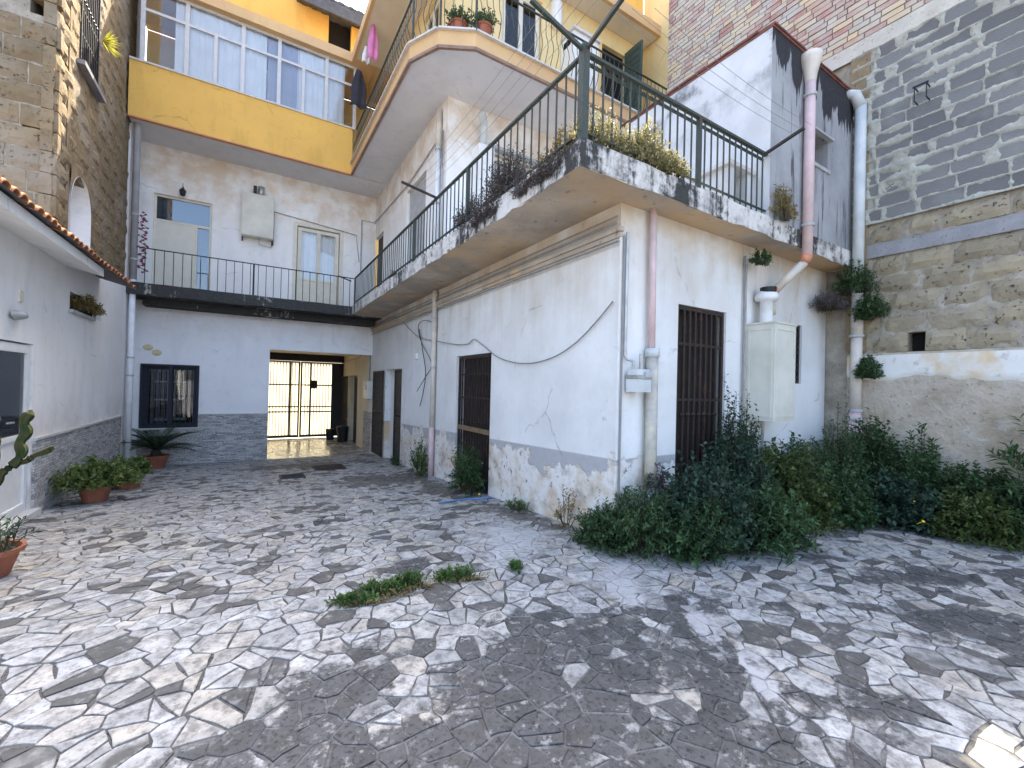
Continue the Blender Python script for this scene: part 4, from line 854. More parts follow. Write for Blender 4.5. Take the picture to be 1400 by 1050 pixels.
sheet('corner_quoin', M['tuff'], 2.62, 2.86, 2.2, 6.6, .05, lambda y, z: .035+.02*fn_(y, z, 3)+.01*fn_(y, z, 8, 3))
# bricks: the 300 that show largest are parts of their own, the rest one part
sheet('brick_bed', M['tuff_mortar'], VY0, 6.27, 6.86, WZ-.01, .12, lambda y, z: -.006+.006*fn_(y, z, 6))
bl = []; r2 = random.Random(77); z = 6.87; i = 0
while z < 10.9:
    a = VY0-r2.uniform(0, .27)
    while a < 6.2:
        L = r2.choice((.25, .25, .26, .12)); s, e = max(a, VY0), min(a+L, 6.26); a += L+.014
        if e-s > .05: bl.append(((s+e)/2, z, e-s, r2.uniform(0, .012)))
    z += .088; i += 1
def seen(y, z):
    q = Vector((XR, y, z))-CAM; dz = q.dot(cF); u, v = 700+FOC*q.dot(cR)/dz, 525-FOC*q.dot(cU)/dz
    return 0 if (dz < .2 or not (-10 < u < 1410 and v > -8) or (y > 2.7 and z < 7.0)) else (CAM.x-XR)**2/q.length**3
bl.sort(key=lambda b: -seen(b[0], b[1]*1.0)); bme = MB().box((-.5, -.02, 0), (.5, .10, .072)).mesh('brick', M['brick'])
for (y, z, L, d) in bl[:300]: inst('brick', bme, bw, (XR-.004+d, y, z), (random.uniform(-.01,.01), random.uniform(-.012,.012), -math.pi/2), (L, 1, 1))
rest = MB()
for (y, z, L, d) in bl[300:]: rest.box((XR-.024+d, y-L/2, z), (XR+.05, y+L/2, z+.072))
def mk_brick2():
    k = NT('far_mixed_brick'); p = k.pos(); r = k.n('ShaderNodeNewGeometry').outputs['Random Per Island']; n = k.noise(p, 30, 4)
    c = k.ramp(r, [(0,(.40,.22,.19)),(.16,(.55,.43,.28)),(.32,(.46,.31,.24)),(.46,(.58,.47,.31)),(.60,(.43,.39,.33)),(.76,(.50,.42,.32)),(.93,(.36,.20,.17))], 'CONSTANT'); c = k.mix(k.m('MULTIPLY', k.mr(k.noise(p, 2.5, 5, .65), .38, .62), .75), c, (.50,.48,.43))
    return k.fin(c, .9, n, .4, .01, .15)
rest.build('bricks', mk_brick2(), bw, kind='stuff')
hk = onX(1264, 131, XR)
hb = MB(); hb.tube([(XR-.03, hk.y-.06, hk.z-.1), (XR-.16, hk.y-.06, hk.z-.1), (XR-.16, hk.y-.06, hk.z+.08), (XR-.03, hk.y-.06, hk.z+.08)], .008, 6).tube([(XR-.03, hk.y+.06, hk.z-.1), (XR-.16, hk.y+.06, hk.z-.1), (XR-.16, hk.y+.06, hk.z+.08), (XR-.03, hk.y+.06, hk.z+.08)], .008, 6).bar((XR-.16, hk.y-.08, hk.z+.09), (XR-.16, hk.y+.08, hk.z+.09), .02)
hb.thing('wall_bracket', M['black_iron'], (XR-.02, hk.y, hk.z-.1), label='small black iron bracket fixed on the grey concrete blocks', cat='bracket')

# ------------------------------------------------------------------ rooftop shed
hut = empty('rooftop_shed', (6.5, 3.0, 3.7), 'plastered shed on the terrace with black-streaked front and red coping', 'shed')
HX, HY, HZ = 5.35, 2.815, 6.04; HWN = (6.24, 6.84, 4.70, 5.10)
MB().wall(1, HY, HX+.2, XR-.002, 3.702, HZ, [HWN], .25).build('front_wall', M['hut_front'], hut)
MB().box((HX, HY, 3.701), (HX+.199, HY+.25, HZ)).build('corner_pier', M['hut_front'], hut)
MB().box((HX-.004, HY+.002, 3.702), (HX+.19, 5.25, HZ-.001)).build('side_wall', M['hut_side'], hut)
MB().box((HX+.19, 5.0, 3.702), (XR-.01, 5.25, HZ)).build('back_wall', M['hut_side'], hut)
MB().box((HX-.012, HY-.015, HZ+.001), (XR-.03, 5.26, HZ+.03)).build('roof_slab', M['coping'], hut)
cm = MB().add([(-.19,-.10,0),(.19,-.10,0),(.19,.10,.012),(-.19,.10,.012),(-.19,-.10,.022),(.19,-.10,.022),(.19,.10,.034),(-.19,.10,.034)], [(0,3,2,1),(4,5,6,7),(0,1,5,4),(1,2,6,5),(2,3,7,6),(3,0,4,7)]).mesh('coping_tile', M['coping'])
for i in range(6): inst('coping_tile', cm, hut, (HX+.18+.39*i, HY+.07, HZ+.028), (random.uniform(-.04,.04), random.uniform(-.02,.02), random.uniform(-.03,.03)))
for i in range(6): inst('coping_tile', cm, hut, (HX+.075, HY+.36+.39*i, HZ+.028), (random.uniform(-.04,.04), random.uniform(-.02,.02), math.pi/2+random.uniform(-.03,.03)))
MB().box((HWN[0], HY+.2, HWN[2]), (HWN[1], HY+.22, HWN[3])).build('window_recess', M['dark'], hut)
hwf = MB(); hwf.box((HWN[0]-.03, HY-.02, HWN[2]-.05), (HWN[1]+.05, HY+.05, HWN[2]-.001)); hwf.build('window_ledge', M['grey_metal'], hut); MB().box((HWN[0]-.04, HY-.06, HWN[3]+.001), (HWN[1]+.05, HY+.02, HWN[3]+.03)).build('window_hood', M['grey_metal'], hut)
MB().box((HWN[0]+.2, HY+.1, HWN[2]), (HWN[0]+.24, HY+.14, HWN[3])).box((HWN[0]+.0, HY+.1, HWN[2]), (HWN[0]+.03, HY+.14, HWN[3])).build('window_frame', M['white_pvc'], hut)
st_ = empty('terrace_counter', (5.1, 3.0, 3.7), 'low masonry counter with marble top beside the shed on terrace', 'counter')
MB().box((4.85, 3.02, 3.701), (4.95, 3.5, 4.28)).box((5.22, 3.02, 3.701), (5.345, 3.5, 4.28)).build('support', M['hut_side'], st_); MB().box((4.78, 2.98, 4.281), (5.34, 3.55, 4.33)).build('top', M['sill'], st_)

# ------------------------------------------------------------------ railings
def bars(parent, p, q, n, z0, z1, mat, w=.0135, me=None, end=False):
    me = me or MB().box((-w/2,-w/2,0),(w/2,w/2,z1-z0)).mesh('bar', mat); p, q = Vector((*p, z0)), Vector((*q, z0)); ang = math.atan2(q.y-p.y, q.x-p.x)
    for i in range(n): inst('bar', me, parent, p.lerp(q, (i+.5)/n), (0, 0, ang))
def arm(parent, p, d, L, rise, mat):
    p = Vector(p); MB().bar(p, p+Vector(d)*L+Vector((0, 0, rise)), .03, .03).build('line_arm', mat, parent)
GI = M['green_iron']; rt = 4.48
ra = empty('terrace_railing', (2.40, 7.6, 3.7), 'long rusty green balcony railing above the barred side doors', 'railing')
X_, Y_ = 2.42, 2.86
MB().box((X_-.02, Y_+.03, rt-.012), (X_+.02, 12.47, rt+.012)).build('top_rail', GI, ra); MB().box((X_-.015, Y_+.03, 3.79), (X_+.015, 12.47, 3.805)).build('bottom_rail', GI, ra)
bars(ra, (X_, Y_+.05), (X_, 12.44), 68, 3.68, rt-.012, GI)
for y in (5.2, 7.4, 9.9, 12.46): MB().box((X_-.022, y-.022, 3.69), (X_+.022, y+.022, rt-.013)).build('post', GI, ra)
for u, v in ((598,262), (482,358)):
    y = onX(u, v, X_).y; arm(ra, (X_-.02, y, rt), (-1, 0, 0), .55 if u > 500 else .35, .10, M['brown_iron'])
rb = empty('front_terrace_railing', (3.9, 2.86, 3.7), 'dark green front terrace railing with thick corner post beside shed', 'railing')
MB().box((X_-.03, Y_-.022, rt-.014), (5.34, Y_+.022, rt+.014)).build('top_rail', GI, rb); MB().box((X_-.03, Y_+.03, rt-.06), (5.34, Y_+.045, rt-.03)).build('second_rail', GI, rb)
MB().box((X_-.0, Y_-.012, 3.78), (5.34, Y_+.012, 3.795)).build('bottom_rail', GI, rb)
bars(rb, (X_+.05, Y_), (5.32, Y_), 25, 3.68, rt-.014, GI); MB().box((X_-.045, Y_-.035, 3.69), (X_+.025, Y_+.035, rt+.06)).build('corner_post', GI, rb)
MB().box((4.0, Y_-.022, 3.69), (4.044, Y_+.022, rt-.015)).build('post', GI, rb)
arm(rb, (X_, Y_-.03, rt+.03), (0, -1, 0), .55, .16, GI); arm(rb, (X_-.03, Y_, rt+.02), (-1, 0, 0), .55, .16, GI); arm(rb, (5.3, Y_-.02, rt), (0, -1, 0), .42, .10, M['brown_iron'])
rc = empty('walkway_railing', (.1, 12.53, 3.7), 'thin dark railing along the white rear walkway balcony', 'railing')
MB().box((-2.2, 12.52, rt-.012), (2.40, 12.55, rt+.008)).build('top_rail', M['black_iron'], rc); bars(rc, (-2.18, 12.535), (2.38, 12.535), 27, 3.68, rt-.012, M['black_iron'], .014)
MB().box((-.02, 12.515, 3.6), (.02, 12.55, rt-.013)).build('post', M['black_iron'], rc)
def belly(h, w=.014):
    s = MB(); pr = [(0,0),(0,.08*h),(-.05,.2*h),(-.085,.34*h),(-.06,.5*h),(-.015,.62*h),(.0,.75*h),(0,h)]; s.tube([(0, y, z) for y, z in pr], w/2, 5); return s
ru = empty('balcony_railing', (2.6, 8, 7.5), 'upper balcony railing of bellied iron bars with cut corner', 'railing')
outl = [(2.30,12.2),(2.31,7.43),(2.60,6.86),(3.13,6.56),(8.3,6.56)]; bme2 = belly(.86).mesh('bar', GI); trl = MB(); brl = MB()
for a, b in zip(outl, outl[1:]):
    L = math.hypot(b[0]-a[0], b[1]-a[1]); bars(ru, a, b, max(3, int(L/.125)), 7.62, 8.48, GI, me=bme2)
    trl.bar((*a, 8.49), (*b, 8.49), .035, .02); brl.bar((*a, 7.63), (*b, 7.63), .02, .02); MB().box((b[0]-.016, b[1]-.016, 7.45), (b[0]+.016, b[1]+.016, 8.479)).build('post', GI, ru)
trl.build('top_rail', GI, ru); brl.build('bottom_rail', GI, ru)

# ------------------------------------------------------------------ pipes, cabinets, cables
def pipe(name, segs, origin, label, cat='drainpipe', collars=(), r=.05, cmat='grey_metal'):
    t = empty(name, origin, label, cat)
    for (pts, rad, mat, nm) in segs: MB().tube(pts, rad, 12).build(nm, M[mat], t, smooth=True)
    for (p, rad) in collars: MB().lathe([(rad, -.02), (rad*1.2, -.018), (rad*1.2, .018), (rad, .02)], p, 12).build('clamp', M[cmat], t)
    return t
py = onX(593, 500, XA-.06).y
pipe('drainpipe', [([(XA-.07,py,.62),(XA-.07,py,3.44)], .048, 'cream_pipe', 'upper_pipe'), ([(XA-.07,py,-.3),(XA-.07,py,.70)], .056, 'pink_pipe', 'lower_pipe'), ([(XA-.07,py,3.22),(XA-.07,py,3.4)], .06, 'cream_pipe', 'socket')], (XA-.07, py, -.3), 'cream drainpipe with pink foot between the barred side doors', collars=[((XA-.07,py,1.9), .05), ((XA-.07,py,2.9), .05)])
px = 3.60
pipe('drainpipe', [([(px,YF-.07,1.95),(px-.02,YF-.07,3.46)], .036, 'pink_pipe', 'upper_pipe'), ([(px,YF-.09,.25),(px,YF-.08,1.97)], .062, 'cement_pipe', 'lower_pipe'), ([(px,YF-.09,-.05),(px,YF-.09,.48)], .068, 'white_pipe', 'foot'), ([(px,YF-.08,1.9),(px,YF-.08,1.99)], .074, 'pale_pipe', 'collar')], (px, YF-.08, 0), 'grey corner drainpipe with thin pinkish upper length near gas meter', collars=[((px,YF-.09,.5), .07)])
pX, pY = 6.14, 2.74
pk = pipe('hopper_drainpipe', [([(pX,pY,3.34),(pX,pY,5.75)], .062, 'pink_pipe', 'upper_pipe'), ([(pX,pY,3.36),(pX-.02,pY+.02,3.26)], .066, 'orange_pipe', 'elbow'), ([(pX-.02,pY+.02,3.27),(5.93,3.02,2.93)], .055, 'cream_pipe', 'slanted_pipe'), ([(5.93,3.02,2.95),(5.90,3.05,2.86),(5.90,3.05,2.80)], .06, 'orange_pipe', 'lower_elbow'), ([(5.90,3.05,2.82),(5.90,3.05,2.60)], .055, 'cement_pipe', 'lower_pipe')], (pX, pY, 3.3), 'pink drainpipe with funnel hopper on the streaked shed front', collars=[((pX,pY,3.75), .064), ((pX,pY,5.45), .064)])
MB().lathe([(.062,5.62),(.075,5.72),(.125,5.92),(.13,5.98),(.115,5.98),(.06,5.75)], (pX, pY, 0), 16).build('hopper', M['cream_pipe'], pk, smooth=True)
qx, qy = XR-.10, 2.70
pr_ = pipe('party_wall_drainpipe', [([(qx,qy,3.0),(qx,qy,5.85)], .07, 'pale_pipe', 'upper_pipe'), ([(qx,qy,2.42),(qx,qy,3.02)], .075, 'cement_pipe', 'middle_pipe'), ([(qx,qy,1.3),(qx,qy,2.40)], .07, 'cream_pipe', 'lower_pipe'), ([(qx,qy,.2),(qx,qy,1.32)], .075, 'pink_pipe', 'foot'), ([(qx,qy+.0,5.8),(qx-.04,qy+.06,6.0),(qx-.12,qy+.16,6.02)], .075, 'pale_pipe', 'elbow')], (qx, qy, .2), 'pale grey drainpipe at the party wall with patchy lower lengths', collars=[((qx,qy,2.42), .075), ((qx,qy,1.33), .075), ((qx,qy,1.2), .075)])
lx, ly = -2.30, 12.58
pipe('drainpipe', [([(lx,ly,3.75),(lx,ly,12.6)], .065, 'grey_pipe', 'upper_pipe'), ([(lx,ly,-.6),(lx,ly,3.80)], .058, 'white_pipe', 'lower_pipe')], (lx, ly, -.6), 'tall grey and white drainpipe in the corner by the tuff tower', collars=[((lx,ly,4.2), .065), ((lx,ly,5.2), .065), ((lx,ly,7.6), .065), ((lx,ly,9.6), .065), ((lx,ly,2.0), .058), ((lx,ly,1.6), .058)])
cy_ = onX(600, 200, XA-.06).y
pipe('stack_pipe', [([(XA-.07,cy_,6.35),(XA-.07,cy_,7.1)], .06, 'cream_pipe', 'upper_pipe'), ([(XA-.07,cy_,3.7),(XA-.07,cy_,6.4)], .05, 'white_pipe', 'lower_pipe'), ([(XA-.05,cy_-.18,3.7),(XA-.05,cy_-.18,6.6)], .02, 'zinc', 'gas_pipe')], (XA-.07, cy_, 3.7), 'cream stack pipe on upper white wall under balcony', 'pipe', collars=[((XA-.07,cy_,6.3), .056), ((XA-.07,cy_,5.2), .05)])
gp = MB(); pts = [onX(u, v, XA-.03) for u, v in ((596,195),(560,250),(510,307))]
gp.tube([*pts, (XA-.03, YB-.05, pts[-1].z-.05), (2.75, YB-.04, pts[-1].z-.05), (2.75, YB-.04, 4.9)], .016, 6).thing('gas_pipe', M['grey_pipe'], (XA-.03, YB-.05, 5), label='thin grey gas pipe running along the upper white walls', cat='pipe')
# large ivory cabinet with flue on the front wall
cab = empty('flue_cabinet', (5.73, 2.96, 1.2), 'tall ivory metal cabinet with white flue beside barred door', 'cabinet'); c0, c1, d0, d1, e0, e1 = 5.47, 5.98, 2.78, YF-.001, 1.20, 2.42
MB().box((c0, d0, e0), (c1, d1, e1)).build('body', M['ivory_metal'], cab)
fr = MB(); t_ = .03
fr.box((c0+.03, d0-.008, e0+.05), (c0+.06, d0-.0005, e1-.05)).box((c1-.06, d0-.008, e0+.05), (c1-.03, d0-.0005, e1-.05)).box((c0+.06, d0-.008, e1-.08), (c1-.06, d0-.0005, e1-.05)).box((c0+.06, d0-.008, e0+.05), (c1-.06, d0-.0005, e0+.08)).build('door_frame', M['ivory_metal'], cab)
fr = MB(); fr.box((c0-.008, d0+.03, e0+.05), (c0-.0005, d0+.055, e1-.05)).box((c0-.008, d1-.055, e0+.05), (c0-.0005, d1-.03, e1-.05)).box((c0-.008, d0+.055, e1-.075), (c0-.0005, d1-.055, e1-.05)).box((c0-.008, d0+.055, e0+.05), (c0-.0005, d1-.055, e0+.075)).build('side_frame', M['ivory_metal'], cab)
MB().box((c0-.012, d0-.012, e1+.001), (c1+.012, d1, e1+.022)).build('lid', M['ivory_metal'], cab)
fl = MB().lathe([(.075,0),(.075,.30),(.13,.31),(.14,.36),(.11,.42),(.06,.44)], (5.68, 3.0, e1+.02), 16).build('flue', M['white_pipe'], cab, smooth=True); MB().lathe([(.08,.40),(.095,.41),(.095,.47),(.0,.475)], (5.66, 2.97, e1+.02), 14).build('flue_cap', M['black_cable'], fl)
MB().tube([(5.55,3.05,1.2),(5.55,3.05,.85)], .012, 6).tube([(5.75,3.05,1.2),(5.75,3.08,.1)], .022, 8).tube([(5.55,3.08,.98),(5.42,3.11,.98),(5.40,3.11,1.15),(5.40,3.11,3.2)], .012, 6).build('pipework', M['zinc'], cab)
# gas meter on the corner
gm = empty('gas_meter', (3.36, YF-.1, 1.53), 'small pale gas meter with pipes on the building corner', 'gas meter')
MB().box((3.25,YF-.19,1.53),(3.46,YF-.05,1.66)).build('body', M['pale_pipe'], gm); MB().box((3.247,YF-.2,1.662),(3.463,YF-.04,1.70)).build('seam', M['zinc'], gm); MB().box((3.26,YF-.18,1.70),(3.45,YF-.06,1.76)).build('head', M['pale_pipe'], gm)
MB().tube([(3.30,YF-.1,1.76),(3.30,YF-.1,1.84),(3.25,YF-.06,1.86),(3.23,YF-.05,1.9),(3.23,YF-.05,3.15)], .016, 8).build('inlet_pipe', M['zinc'], gm); MB().tube([(3.41,YF-.1,1.76),(3.41,YF-.1,1.92)], .022, 8).build('valve', M['zinc'], gm); MB().box((3.36,YF-.21,1.68),(3.46,YF-.2,1.74)).build('counter', M['grey_metal'], gm)
MB().tube([(3.20,YF-.035,.2),(3.20,YF-.035,3.12)], .012, 6).thing('corner_conduit', M['cable'], (3.2, YF-.035, .2), label='thin dark conduit running up the building corner', cat='conduit')
MB().tube([(5.36,YF-.03,.9),(5.36,YF-.03,3.3)], .012, 6).thing('wall_conduit', M['cable'], (5.36, YF-.03, .9), label='thin conduit between barred front door and ivory cabinet', cat='conduit')
cd1 = MB()
for dz, r_ in ((3.05,.012),(3.235,.014),(3.30,.010)): cd1.tube([(XA-.05-.02*(dz>3.2), YF-.02, dz),(XA-.05-.02*(dz>3.2), YB-.05, dz)], r_, 6)
cd1.thing('cornice_conduits', M['cable'], (XA-.05, YF, 3.05), label='bundle of conduits running along the cornice under terrace soffit', cat='conduit')
# electric meter box, junction box and loose cables
mbx = empty('meter_box', (XA-.1, 13.7, 1.1), 'cream electric meter box beside the open grate at passage corner', 'meter box')
MB().box((XA-.16, 13.35, 1.08), (XA-.001, 13.9, 1.62)).build('case', M['cream_metal'], mbx); MB().box((XA-.168, 13.42, 1.35), (XA-.161, 13.62, 1.5)).build('dial_window', M['grey_metal'], mbx); MB().tube([(XA-.06,13.5,1.62),(XA-.06,13.5,2.5)], .02, 6).build('cable_tail', M['cable'], mbx)
def smooth_pts(pts, n=5):
    pts = [Vector(p) for p in pts]; out = []
    for i in range(len(pts)-1):
        a, b, c, d = pts[max(i-1, 0)], pts[i], pts[i+1], pts[min(i+2, len(pts)-1)]
        for k in range(n): t = k/n; out.append(.5*((2*b)+(c-a)*t+(2*a-5*b+4*c-d)*t*t+(3*b-a-3*c+d)*t**3))
    return out+[pts[-1]]
def cable(name, pts, r, mat, label):
    pts = smooth_pts(pts); r *= .75; return MB().tube(pts, r, 5).thing(name, M[mat], tuple(pts[0]), label=label, cat='cable')
pp = [onX(u, v, XA-.03) for u, v in ((508,446),(520,442),(536,433),(548,438),(562,452),(575,462),(600,467),(625,471),(640,470),(648,464),(660,472),(680,488),(700,495),(718,497),(740,494),(765,484),(790,466),(815,440),(838,412))]
cable('slack_cable', pp, .011, 'cable', 'slack grey cable sagging across the white side wall')
pp = [onX(u, v, XA-.05) for u, v in ((590,440),(580,438),(572,445),(575,465),(585,485),(590,500),(582,515),(570,535))]; cable('loose_cable', pp, .010, 'black_cable', 'black loose cable loop dangling beside cream drainpipe')
pp = [onX(u, v, XA-.06) for u, v in ((573,450),(578,480),(582,510),(578,540),(574,555))]; cable('loose_cable', pp, .012, 'black_cable', 'black cut cable end hanging left of cream drainpipe')
q = onX(570, 487, XA); MB().box((XA-.05, q.y-.07, q.z-.06), (XA-.001, q.y+.07, q.z+.07)).thing('junction_box', M['white_pvc'], (XA-.02, q.y, q.z), label='small white junction box above the loose black cables', cat='box')
pp = [onX(u, v, XA-.04) for u, v in ((505,452),(500,470),(492,488),(480,492),(462,500))]; cable('passage_cable', pp, .016, 'cable', 'thick grey cable dropping into the gate passage')
# boilers on the upper floor
bo = empty('wall_boiler', (.06, 13.3, 5.33), 'cream wall boiler with short flue above the walkway', 'boiler')
MB().box((-.30, YB-.30, 5.36), (.42, YB-.001, 6.48)).build('case', M['cream_metal'], bo); MB().box((-.28, YB-.312, 5.38), (.40, YB-.3005, 6.46)).build('front_cover', M['cream_metal'], bo)
MB().tube([(.12,YB-.15,6.48),(.12,YB-.15,6.74)], .08, 12).build('flue', M['zinc'], bo, smooth=True); MB().box((-.06,YB-.22,6.5),(.02,YB-.08,6.72)).build('fan', M['black_cable'], bo)
MB().tube([(.1,YB-.1,5.36),(.1,YB-.1,5.22),(.38,YB-.06,5.2),(.44,YB-.03,5.3),(.44,YB-.03,6.2),(2.6,YB-.03,6.0),(2.7,YB-.03,5.2)], .012, 6).build('pipework', M['zinc'], bo); MB().box((-.3,YB-.1,5.26),(-.27,YB-.01,5.36)).box((.39,YB-.1,5.26),(.42,YB-.01,5.36)).build('hooks', M['black_iron'], bo)
q = onY(250, 262, YB-.1); wl_ = empty('wall_lantern', (q.x, YB-.1, q.z), 'small black wall lantern above the cream upper door', 'lamp')
MB().lathe([(.0,-.12),(.05,-.10),(.07,.02),(.04,.06),(.0,.10)], (q.x, YB-.12, q.z), 8).build('lamp_body', M['black_iron'], wl_); MB().bar((q.x, YB, q.z+.12), (q.x, YB-.12, q.z+.12), .02).bar((q.x, YB-.12, q.z+.09), (q.x, YB-.12, q.z+.2), .012).build('bracket', M['black_iron'], wl_)
b2 = empty('wall_boiler', (3.95, 7.7, 6.4), 'white water heater with bent flue on the upper front wall', 'boiler')
MB().box((3.72,7.52,4.9),(4.06,7.849,6.35)).build('case', M['white_pvc'], b2); MB().tube([(3.9,7.7,6.35),(3.9,7.7,6.75),(3.86,7.62,6.85),(3.72,7.45,6.9)], .075, 12).build('flue', M['pale_pipe'], b2, smooth=True)
b3x = onY(795, 80, 7.3).x; b3 = empty('balcony_cabinet', (b3x, 7.35, 7.55), 'white metal cabinet standing on the upper balcony', 'cabinet')
MB().box((b3x-.35,7.15,7.56),(b3x+.35,7.59,9.25)).build('case', M['white_pvc'], b3); MB().box((b3x-.38,7.1,9.251),(b3x+.38,7.599,9.31)).build('lid', M['sill'], b3); MB().box((b3x-.352,7.25,9.0),(b3x-.35,7.5,9.15)).build('louvre', M['dark'], b3)
q = onY(760, 22, 7.55); MB().tube([(q.x, 7.55, q.z-.25), (q.x, 7.55, q.z+.25)], .14, 12).thing('water_heater', M['white_pvc'], (q.x, 7.55, q.z-.25), label='small round white water heater on pale yellow wall', cat='heater')
# low-house lamp, plate, plaques, intercom bits
q = onX(17, 430, XL); ol = empty('bulkhead_lamp', (XL+.03, q.y, q.z), 'oval grey bulkhead lamp above the white glazed door', 'lamp')
lb = MB(); lb.lathe([(.0,.09),(.06,.075),(.085,.03),(.09,.0)], (0,0,0), 16); o = lb.build('lamp_cover', M['grey_metal'], ol, smooth=True, local=True); o.rotation_euler = (0, math.pi/2, 0); o.scale = (.62, 1.5, 1); o.location = (0, 0, 0)
q = onX(27, 405, XL); MB().box((XL+.001, q.y-.05, q.z-.07), (XL+.02, q.y+.05, q.z+.07)).thing('wall_plate', M['cream_frame'], (XL, q.y, q.z), label='small cream wall plate above the oval lamp', cat='plate')
for u, v, lb_ in ((202,475,'cream oval plaque above the barred window, higher one'), (214,482,'cream oval plaque above the barred window, lower one')):
    q = onY(u, v, YB-.02); o = MB().lathe([(.0,.03),(.07,.025),(.10,.0)], (0,0,0), 14).thing('wall_plaque', M['tile_plaque'], (0,0,0), label=lb_, cat='plaque'); o.location = (q.x, YB, q.z); o.rotation_euler = (math.pi/2, 0, 0); o.scale = (1, .75, 1)
# clotheslines
def line(name, p, q, sag, label, r=.0018): MB().tube(bez(p, q, sag), r, 4).thing(name, M['cable'], tuple(p), label=label, cat='clothesline', group='clotheslines between the iron arms')
for i in range(4): line('clothesline', (1.95+.1*i, 2.6-.05*i, rt+.14), (1.92+.1*i, onX(598,262,X_).y, rt+.09), .10, 'thin clothesline strung along the terrace railing arms')
for i in range(3): line('clothesline', (2.4+.15*i, 2.55-.1*i, rt+.15), (5.32, 2.55-.1*i, rt+.10), .06, 'thin clothesline strung in front of the terrace corner')
for i in range(2): line('wire', onX(880, 40+i*40, 8.2), (5.5, HY-.02, 4.55+.15*i), .2, 'thin wire running from yellow return wall to the shed')
# laundry
def cloth(name, u0, v0, u1, v1, Y, mat, label):
    a, b = onY(u0, v0, Y), onY(u1, v1, Y); s = MB(); n, m_ = 8, 8
    for j in range(m_+1):
        for i in range(n+1):
            fx, fz = i/n, j/m_; taper = .35+.65*min(1, fz*2.2); x = (a.x+b.x)/2+(b.x-a.x)*(fx-.5)*taper; s.v.append((x, Y+.03*math.sin(fx*9+fz*2), a.z+(b.z-a.z)*fz+.02*math.sin(fx*7)))
    s.f = [(j*(n+1)+i, j*(n+1)+i+1, (j+1)*(n+1)+i+1, (j+1)*(n+1)+i) for j in range(m_) for i in range(n)]
    o = s.thing(name, M[mat], (a.x, Y, b.z), smooth=True, label=label, cat='laundry'); md = o.modifiers.new('thick', 'SOLIDIFY'); md.thickness = .012
cloth('hanging_garment', 481, 92, 500, 150, 11.6, 'black_cloth', 'dark grey garment hanging by the yellow veranda'); cloth('hanging_garment', 504, 30, 516, 84, 10.6, 'pink_cloth', 'pink garment drying on the upper balcony'); cloth('hanging_garment', 496, 62, 505, 88, 10.9, 'white_cloth', 'small white cloth drying beside the pink garment')

# ------------------------------------------------------------------ small things on the ground
for u0, v0, u1, v1, lb_ in ((383,656,416,650,'square iron drain cover set in paving, rusty'), (432,645,468,637,'long dark drain slot cover near the passage')):
    a, b = onG(u0, v0), onG(u1, v1); d = empty('drain_cover', ((a.x+b.x)/2, (a.y+b.y)/2, zg(a.y)), lb_, 'drain cover'); zt = zg((a.y+b.y)/2)+.022
    MB().box((a.x, min(a.y,b.y), zt-.05), (b.x, max(a.y,b.y)+.1, zt)).build('frame', M['brown_iron'], d)
    for i in range(5): y = min(a.y,b.y)+.04+i*(abs(b.y-a.y)+.06)/5; MB().box((a.x+.04, y, zt), (b.x-.04, y+.03, zt+.008)).build('bar', M['black_iron'], d)
hp_ = [onG(u, v) for u, v in ((600,690),(618,687),(640,684),(660,684),(672,682))]; MB().tube([p+Vector((0,0,.02)) for p in hp_], .014, 6).thing('garden_hose', M['hose'], tuple(hp_[0]), label='blue garden hose lying at the foot of barred door', cat='hose')
hp_ = [onG(u, v) for u, v in ((790,718),(800,722),(812,730),(826,728))]; MB().tube([p+Vector((0,0,.02)) for p in hp_], .014, 6).thing('garden_hose', M['hose'], tuple(hp_[0]), label='short end of blue hose beside the big weeds', cat='hose')
bn = empty('bin', (2.95, 16.6, -.6), 'black rubbish bin beside the open grate in passage', 'bin'); MB().lathe([(.0,0),(.17,0),(.21,.5),(.0,.5)], (2.92,16.6,-.6), 14).build('body', M['black_cable'], bn); MB().lathe([(.22,.5),(.22,.54),(.05,.60),(.0,.60)], (2.92,16.6,-.6), 14).build('lid', M['black_cable'], bn)
bn2 = empty('bin', (2.6, 17.3, -.6), 'smaller black bin in front of the iron gate', 'bin'); MB().lathe([(.0,0),(.13,0),(.16,.4),(.0,.4)], (2.6,17.3,-.6), 14).build('body', M['black_cable'], bn2)

# ------------------------------------------------------------------ potted plants
def pot(parent, r, h, mat='terracotta'):
    MB().lathe([(.0,.0),(r*.68,.0),(r*.95,h*.82),(r*1.06,h*.83),(r*1.08,h),(r*.97,h),(r*.93,h*.86),(.0,h*.86)], (0,0,0), 24).build('pot', M[mat], parent, local=True); MB().lathe([(.0,h*.88),(r*.92,h*.87)], (0,0,0), 16).build('soil', M['soil'], parent, local=True)
def on_top(o, h): o.location.z = h; return o
def potted(u, v, r, h, label, pr, ph_, **kw):
    p = onG(u, v); t = empty('potted_plant', (p.x, p.y, zg(p.y)+.008), label, 'plant'); pot(t, r, h)
    f = foliage('foliage', t, pr, ph_, M['ger'], **kw)
    for c in t.children:
        if c.name.startswith(('foliage', 'stems')): c.location.z = h*.85
    return t
potted(130, 686, .20, .25, 'bushy green potted plant with terracotta pot, spreading along stone dado', (.44,.40), .36, sprigs=200, per=14, leaf=.06, wl=.75, spread=1.1)
potted(174, 668, .23, .26, 'leafy plant in wide terracotta pot between geranium and sago palm', (.34,.34), .32, sprigs=150, per=13, leaf=.058, wl=.75)
